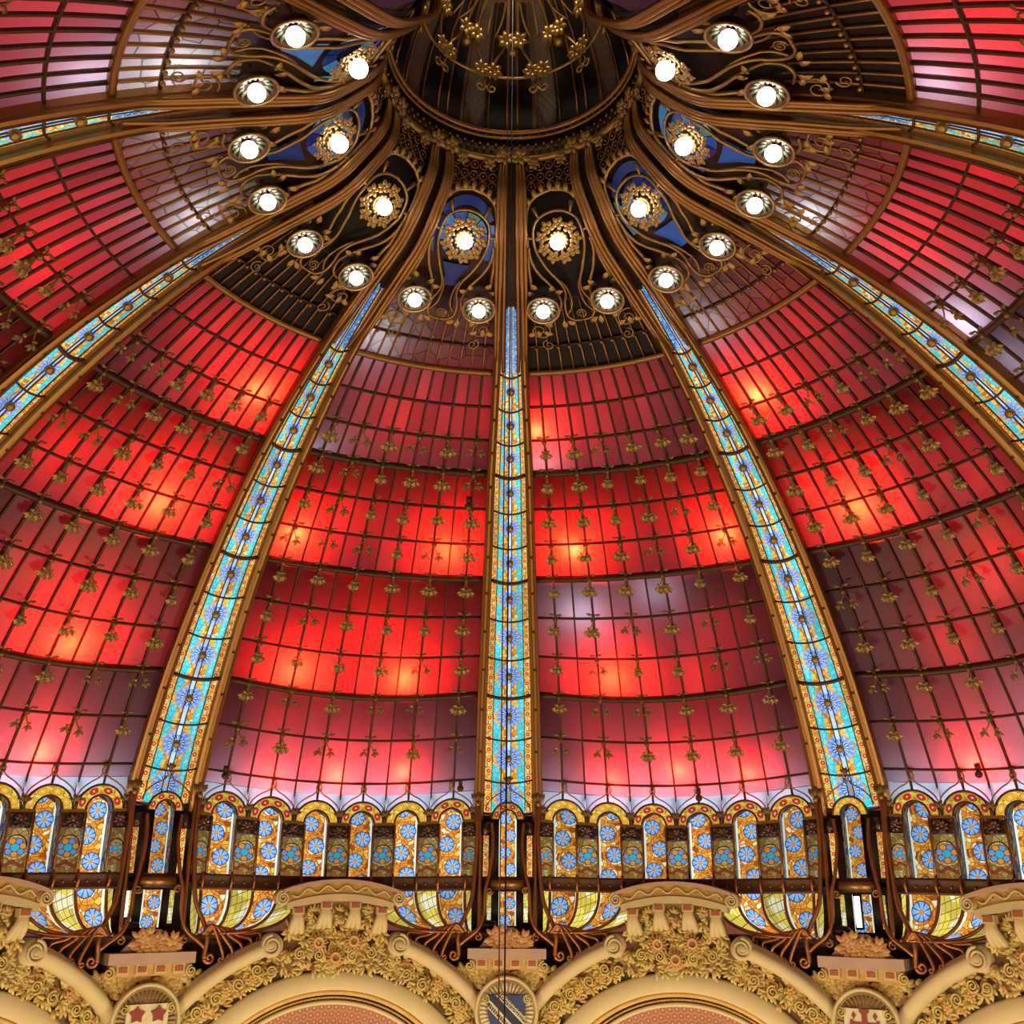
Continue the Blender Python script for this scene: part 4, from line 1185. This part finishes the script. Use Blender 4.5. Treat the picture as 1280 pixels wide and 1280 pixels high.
m = MB(); m.grid([[V((q * hood_x(z), 9.93, z)) for q in (-1, -.5, 0, .5, 1)] for z in (-1.36, -1.6, -1.85, -2.1, -2.4, -2.65)]); ped.append(('relief_ground', m.mesh('relief_ground', STONE_D)))
m = MB()
for i in range(420):
    x = rr.uniform(-1.05, 1.05); z = rr.uniform(-2.5, -1.40)
    if hood_gap(x, 9.88, z) < 3.61: continue
    if x * x + (z + 2.06) ** 2 < .33: continue
    for q in range(4):
        a = rr.uniform(0, 2 * pi); m.cm = rr.choice((0, 1)); m.leaf((x, 9.88, z), (cos(a), 0, sin(a)), N0, .15, .045, .5, .15)
ped.append(('carved_leaves', m.mesh('carved_leaves', [STONE_L, STONE_G])))
for sg in (-1, 1):
    m = MB(); m.spiral(lambda a, b: V((sg * .66 + a, 9.72, -1.33 + b)), 1.8, .09, .012, .022, 24, pi / 2, sg, 5); ped.append(('carved_spiral', m.mesh('carved_spiral', STONE_L)))

def shield_parts(kind):
    out = []
    Y = 9.70
    def disc(m, x, z, r, y0, y1, n=28):
        m.sweep([[V((x + r * cos(2 * pi * i / n), y, z + r * sin(2 * pi * i / n) * 1.04)) for i in range(n)] for y in (y0, y1)])
    def poly(name, pts, y, th, mat):
        m = MB(); m.sweep([[V((x, y_, z)) for x, z in pts] for y_ in (y, y - th)]); out.append((name, m.mesh(name, mat, False)))
    m = MB(); disc(m, 0, 0, .545, Y + .2, Y); out.append(('disc', m.mesh('disc', STONE)))
    m = MB(); m.tube([V((.53 * cos(2 * pi * i / 32), Y - .01, .55 * sin(2 * pi * i / 32))) for i in range(32)], .035, 6, closed=True); out.append(('rim', m.mesh('rim', STONE)))
    ray = MB(); ray.tube([V((.31, Y - .005, 0)), V((.47, Y - .005, 0))], [.014, .022], 5); ray = ray.mesh('ray', CREAM if kind == 'blue' else STONE_D)
    for i in range(40): out.append(('ray', ray, Matrix.Translation((0, Y, 0)) @ Matrix.Rotation(2 * pi * i / 40, 4, 'Y') @ Matrix.Translation((0, -Y, 0))))
    sh = [(-.33, .27), (.33, .27), (.33, 0), (.29, -.16), (.19, -.30), (0, -.42), (-.19, -.30), (-.29, -.16), (-.33, 0)]
    for sg in (-1, 1):
        m = MB(); m.spiral(lambda a, b: V((sg * .37 + a, Y - .06, .20 + b)), 1.5, .075, .012, .018, 20, pi / 2, sg, 5); out.append(('scroll', m.mesh('scroll', STONE_L)))
    if kind == 'blue':
        poly('shield', sh, Y - .01, .05, NAVY)
        d = V((.72, 0, -.70)).normalized(); nn_ = V((.70, 0, .72)).normalized()
        def bend(name, o0, o1, mat, y, l0=-.42, l1=.45):
            pts = []
            for l, o in ((l0, o0), (l1, o0), (l1, o1), (l0, o1)):
                q = d * l + nn_ * o; pts.append((max(-.33, min(.33, q.x)), max(-.36, min(.27, q.z))))
            poly(name, pts, y, .012, mat)
        bend('bend', -.055, .055, NAVY2, Y - .06, -.40, .40)
        for o in (-.085, .085, -.19, .19): bend('stripe', o - .016, o + .016, CREAM, Y - .06, -.36 + abs(o) * .3, .38 - abs(o) * .2)
        for sg in (-1, 1):                        # key pattern between the stripes
            m = MB(); pts = []
            for i in range(7):
                l = -.27 + .085 * i
                for dl, o in ((0, .105), (0, .168), (.05, .168), (.05, .13), (.03, .13), (.03, .105)): pts.append(d * (l + dl) + nn_ * sg * o + V((0, Y - .066, 0)))
            m.tube(pts, .009, 4); out.append(('key_fret', m.mesh('key_fret', CREAM)))
    elif kind == 'stars':
        poly('shield', sh, Y - .01, .05, CREAM)
        for x, z, r in ((-.17, .12, .13), (.17, .12, .13), (0, -.18, .13)):
            poly('star', [(x + (r if i % 2 == 0 else r * .62) * cos(pi / 2 + pi * i / 5), z + (r if i % 2 == 0 else r * .62) * sin(pi / 2 + pi * i / 5)) for i in range(10)], Y - .06, .02, REDP)
    else:
        poly('shield', sh, Y - .01, .05, CREAM)
        c = .04; e = .24; f = .075
        arm = [(c, e - .075), (f, e - .045), (f, e - .01), (0, e), (-f, e - .01), (-f, e - .045), (-c, e - .075)]
        pts = []
        for q in range(4):
            a = -pi / 2 * q
            for x, z in arm[::-1]: pts.append((x * cos(a) - z * sin(a), (x * sin(a) + z * cos(a)) + .03))
            a2 = a - pi / 4; pts.append((c * 1.0 * (cos(a) - -sin(a)) if False else (c * cos(a) - c * sin(a)), (c * sin(a) + c * cos(a)) + .03))
        poly('cross', pts, Y - .06, .02, REDP)
        for x, z in ((-.17, .17), (.17, .17), (-.16, -.13), (.16, -.13)): poly('lozenge', [(x, z + .055), (x + .035, z), (x, z - .055), (x - .035, z)], Y - .06, .015, REDP)
    return out
SHIELDS = {0: ('blue', 'round medallion with blue shield crossed by cream key pattern stripes'), -1: ('stars', 'round medallion with cream shield bearing three maroon stars'), 1: ('cross', 'round medallion with cream shield bearing a red cross')}
for k in (-1, 0, 1):
    M = rotz(36 * k)
    lab = {0: 'above the striped blue shield', -1: 'above the three star shield', 1: 'above the red cross shield'}[k]
    t = tag(empty('rib_foot', M @ Matrix.Translation((0, 9.9, -.9))), 'bronze rib foot with arched glass niche and scrolled tubes ' + lab, 'ironwork', 'rib feet')
    for name, me in foot: ob(name, me, t, m=Matrix.Translation((0, -9.9, .9)))
    t = tag(empty('pedestal', M @ Matrix.Translation((0, 9.9, -1.4))), 'pinkish stone pedestal with leaf crest ' + lab, 'pedestal', 'pedestals over the piers')
    for name, me in ped:
        o = ob(name, me, t, m=Matrix.Translation((0, -9.9, 1.4)))
        if name in stuff_names: o['kind'] = 'stuff'
    t = tag(empty('medallion', M @ Matrix.Translation((0, 0, -2.06))), SHIELDS[k][1], 'emblem')
    for it in shield_parts(SHIELDS[k][0]): ob(it[0], it[1], t, m=it[2] if len(it) > 2 else None)

# ------------------------------------------------------------------ spotlights and tube lights at the foot of the ribs
def spot(k, x, z, lab, yaw):
    t = tag(empty('spotlight', rotz(36 * k) @ Matrix.Translation((x, 9.975, z)) @ Matrix.Rotation(yaw, 4, 'Z') @ Matrix.Scale(.8, 4)), lab, 'spotlight')
    m = MB(); m.sweep([[V((l, r * cos(2 * pi * i / 12), r * sin(2 * pi * i / 12))) for i in range(12)] for l, r in ((-.17, .05), (-.13, .085), (.10, .10), (.17, .115))]); ob('housing', m.mesh('housing', BLACKM), t)
    m = MB(); m.tube([V((0, .11, -.02)), V((0, .12, -.16)), V((0, -.12, -.16)), V((0, -.11, -.02))], .014, 5); ob('yoke', m.mesh('yoke', BLACKM), t)
    m = MB(); m.sweep([[V((l, .09 * cos(2 * pi * i / 12), .09 * sin(2 * pi * i / 12))) for i in range(12)] for l in (.168, .175)]); ob('lens', m.mesh('lens', principled('lens_glass', (.3, .4, .45), .1)), t)
spot(0, -.335, -.655, 'black spotlight beside the rib foot over the striped blue shield', pi)
spot(-1, -.335, -.655, 'black spotlight at the rib foot over the three star shield', pi)
spot(1, -.335, -.655, 'black spotlight at the rib foot over the red cross shield', pi)
for k, x, z, h, back, lab in ((1, -.06, -.36, .24, .07, 'white fluorescent tube glowing at the rib foot over the red cross shield'), (-1, -.45, -.31, .20, .31, 'white fluorescent tube at the rib foot over the three star shield')):
    t = tag(empty('tube_light', rotz(36 * k) @ Matrix.Translation((x, 10.03, z))), lab, 'light')
    m = MB(); m.tube([V((0, 0, -h)), V((0, 0, h))], .045, 8); ob('tube', m.mesh('tube', TUBEL), t)
    m = MB(); m.box((0, .06, 0), .06, .02, h + .04); ob('batten', m.mesh('batten', BLACKM), t)
    for s_ in (-1, 1):
        m = MB(); m.box((0, back / 2 - .02, s_ * (h + .02)), .05, back / 2 + .03, .02); ob('end_cap', m.mesh('end_cap', BLACKM), t)
# small bulkhead bulbs on the lower panes
for j, u, th, lab in ((-1, .88, 24.0, 'small dark bulb fitting on the pale pane beside the centre rib'), (0, .18, 23.6, 'small dark bulb fitting under the red panes above the fourth arch'), (-1, .80, 51.0, 'small gilded bulb fitting on a red pane high beside the rib'), (1, -.35, 24.4, 'dark bulb fitting beside the bright red pane over the arches'), (-1, -.86, 24.4, 'dark bulb fitting on the pale pane beside the three star rib')):
    p = S(th, u, -.06)
    t = tag(empty('bulb_fitting', rotz(18 + 36 * j) @ frame(p, u * alpha(th), th)), lab, 'fitting')
    m = MB(); m.box((0, .05, .03), .035, .05, .04); ob('bracket', m.mesh('bracket', DARK), t)
    m = MB(); m.ball((0, -.06, .08), .065, 10, 7); ob('bulb', m.mesh('bulb', LEAFM if th > 40 else DARK), t)

# ------------------------------------------------------------------ smaller pieces belong to the part that carries them
SUB = {'keystone': {'terracotta_tile': 'corbel_block', 'corbel_tongue': 'corbel_block', 'wave_scroll': 'cap_frieze', 'small_scroll': 'cap_frieze', 'flower_ring': 'carved_flower', 'cap_volute': 'cap_roll'},
       'pedestal': {'terracotta_tile': 'dentil'},
       'medallion': {'star': 'shield', 'cross': 'shield', 'lozenge': 'shield', 'bend': 'shield', 'stripe': 'shield', 'key_fret': 'shield', 'ray': 'disc', 'rim': 'disc'},
       'ceiling_lamp': {'rim': 'dish', 'glass_lobe': 'dish', 'bead_ring': 'socket'}, 'spotlight': {'lens': 'housing', 'yoke': 'housing'},
       'rib_foot': {'foot_frieze_panel': 'foot_frieze', 'collar_leaf': 'collar_bead', 'finial_bead': 'finial_ring', 'finial_leaf': 'finial_ring'}}
def centre(o):
    vs = o.data.vertices
    return o.matrix_basis @ (sum((v.co for v in vs), V()) / len(vs))
for root in [o for o in col.objects if o.parent is None and o.name.split('.')[0] in SUB]:
    sub = SUB[root.name.split('.')[0]]
    kids = list(root.children)
    ctr = {o: centre(o) for o in kids}
    for o in kids:
        want = sub.get(o.name.split('.')[0])
        hosts = [h for h in kids if h.name.split('.')[0] == want]
        if not hosts: continue
        h = min(hosts, key=lambda q: (ctr[q] - ctr[o]).length)
        ml = h.matrix_basis.inverted() @ o.matrix_basis
        o.parent = h
        o.matrix_basis = ml
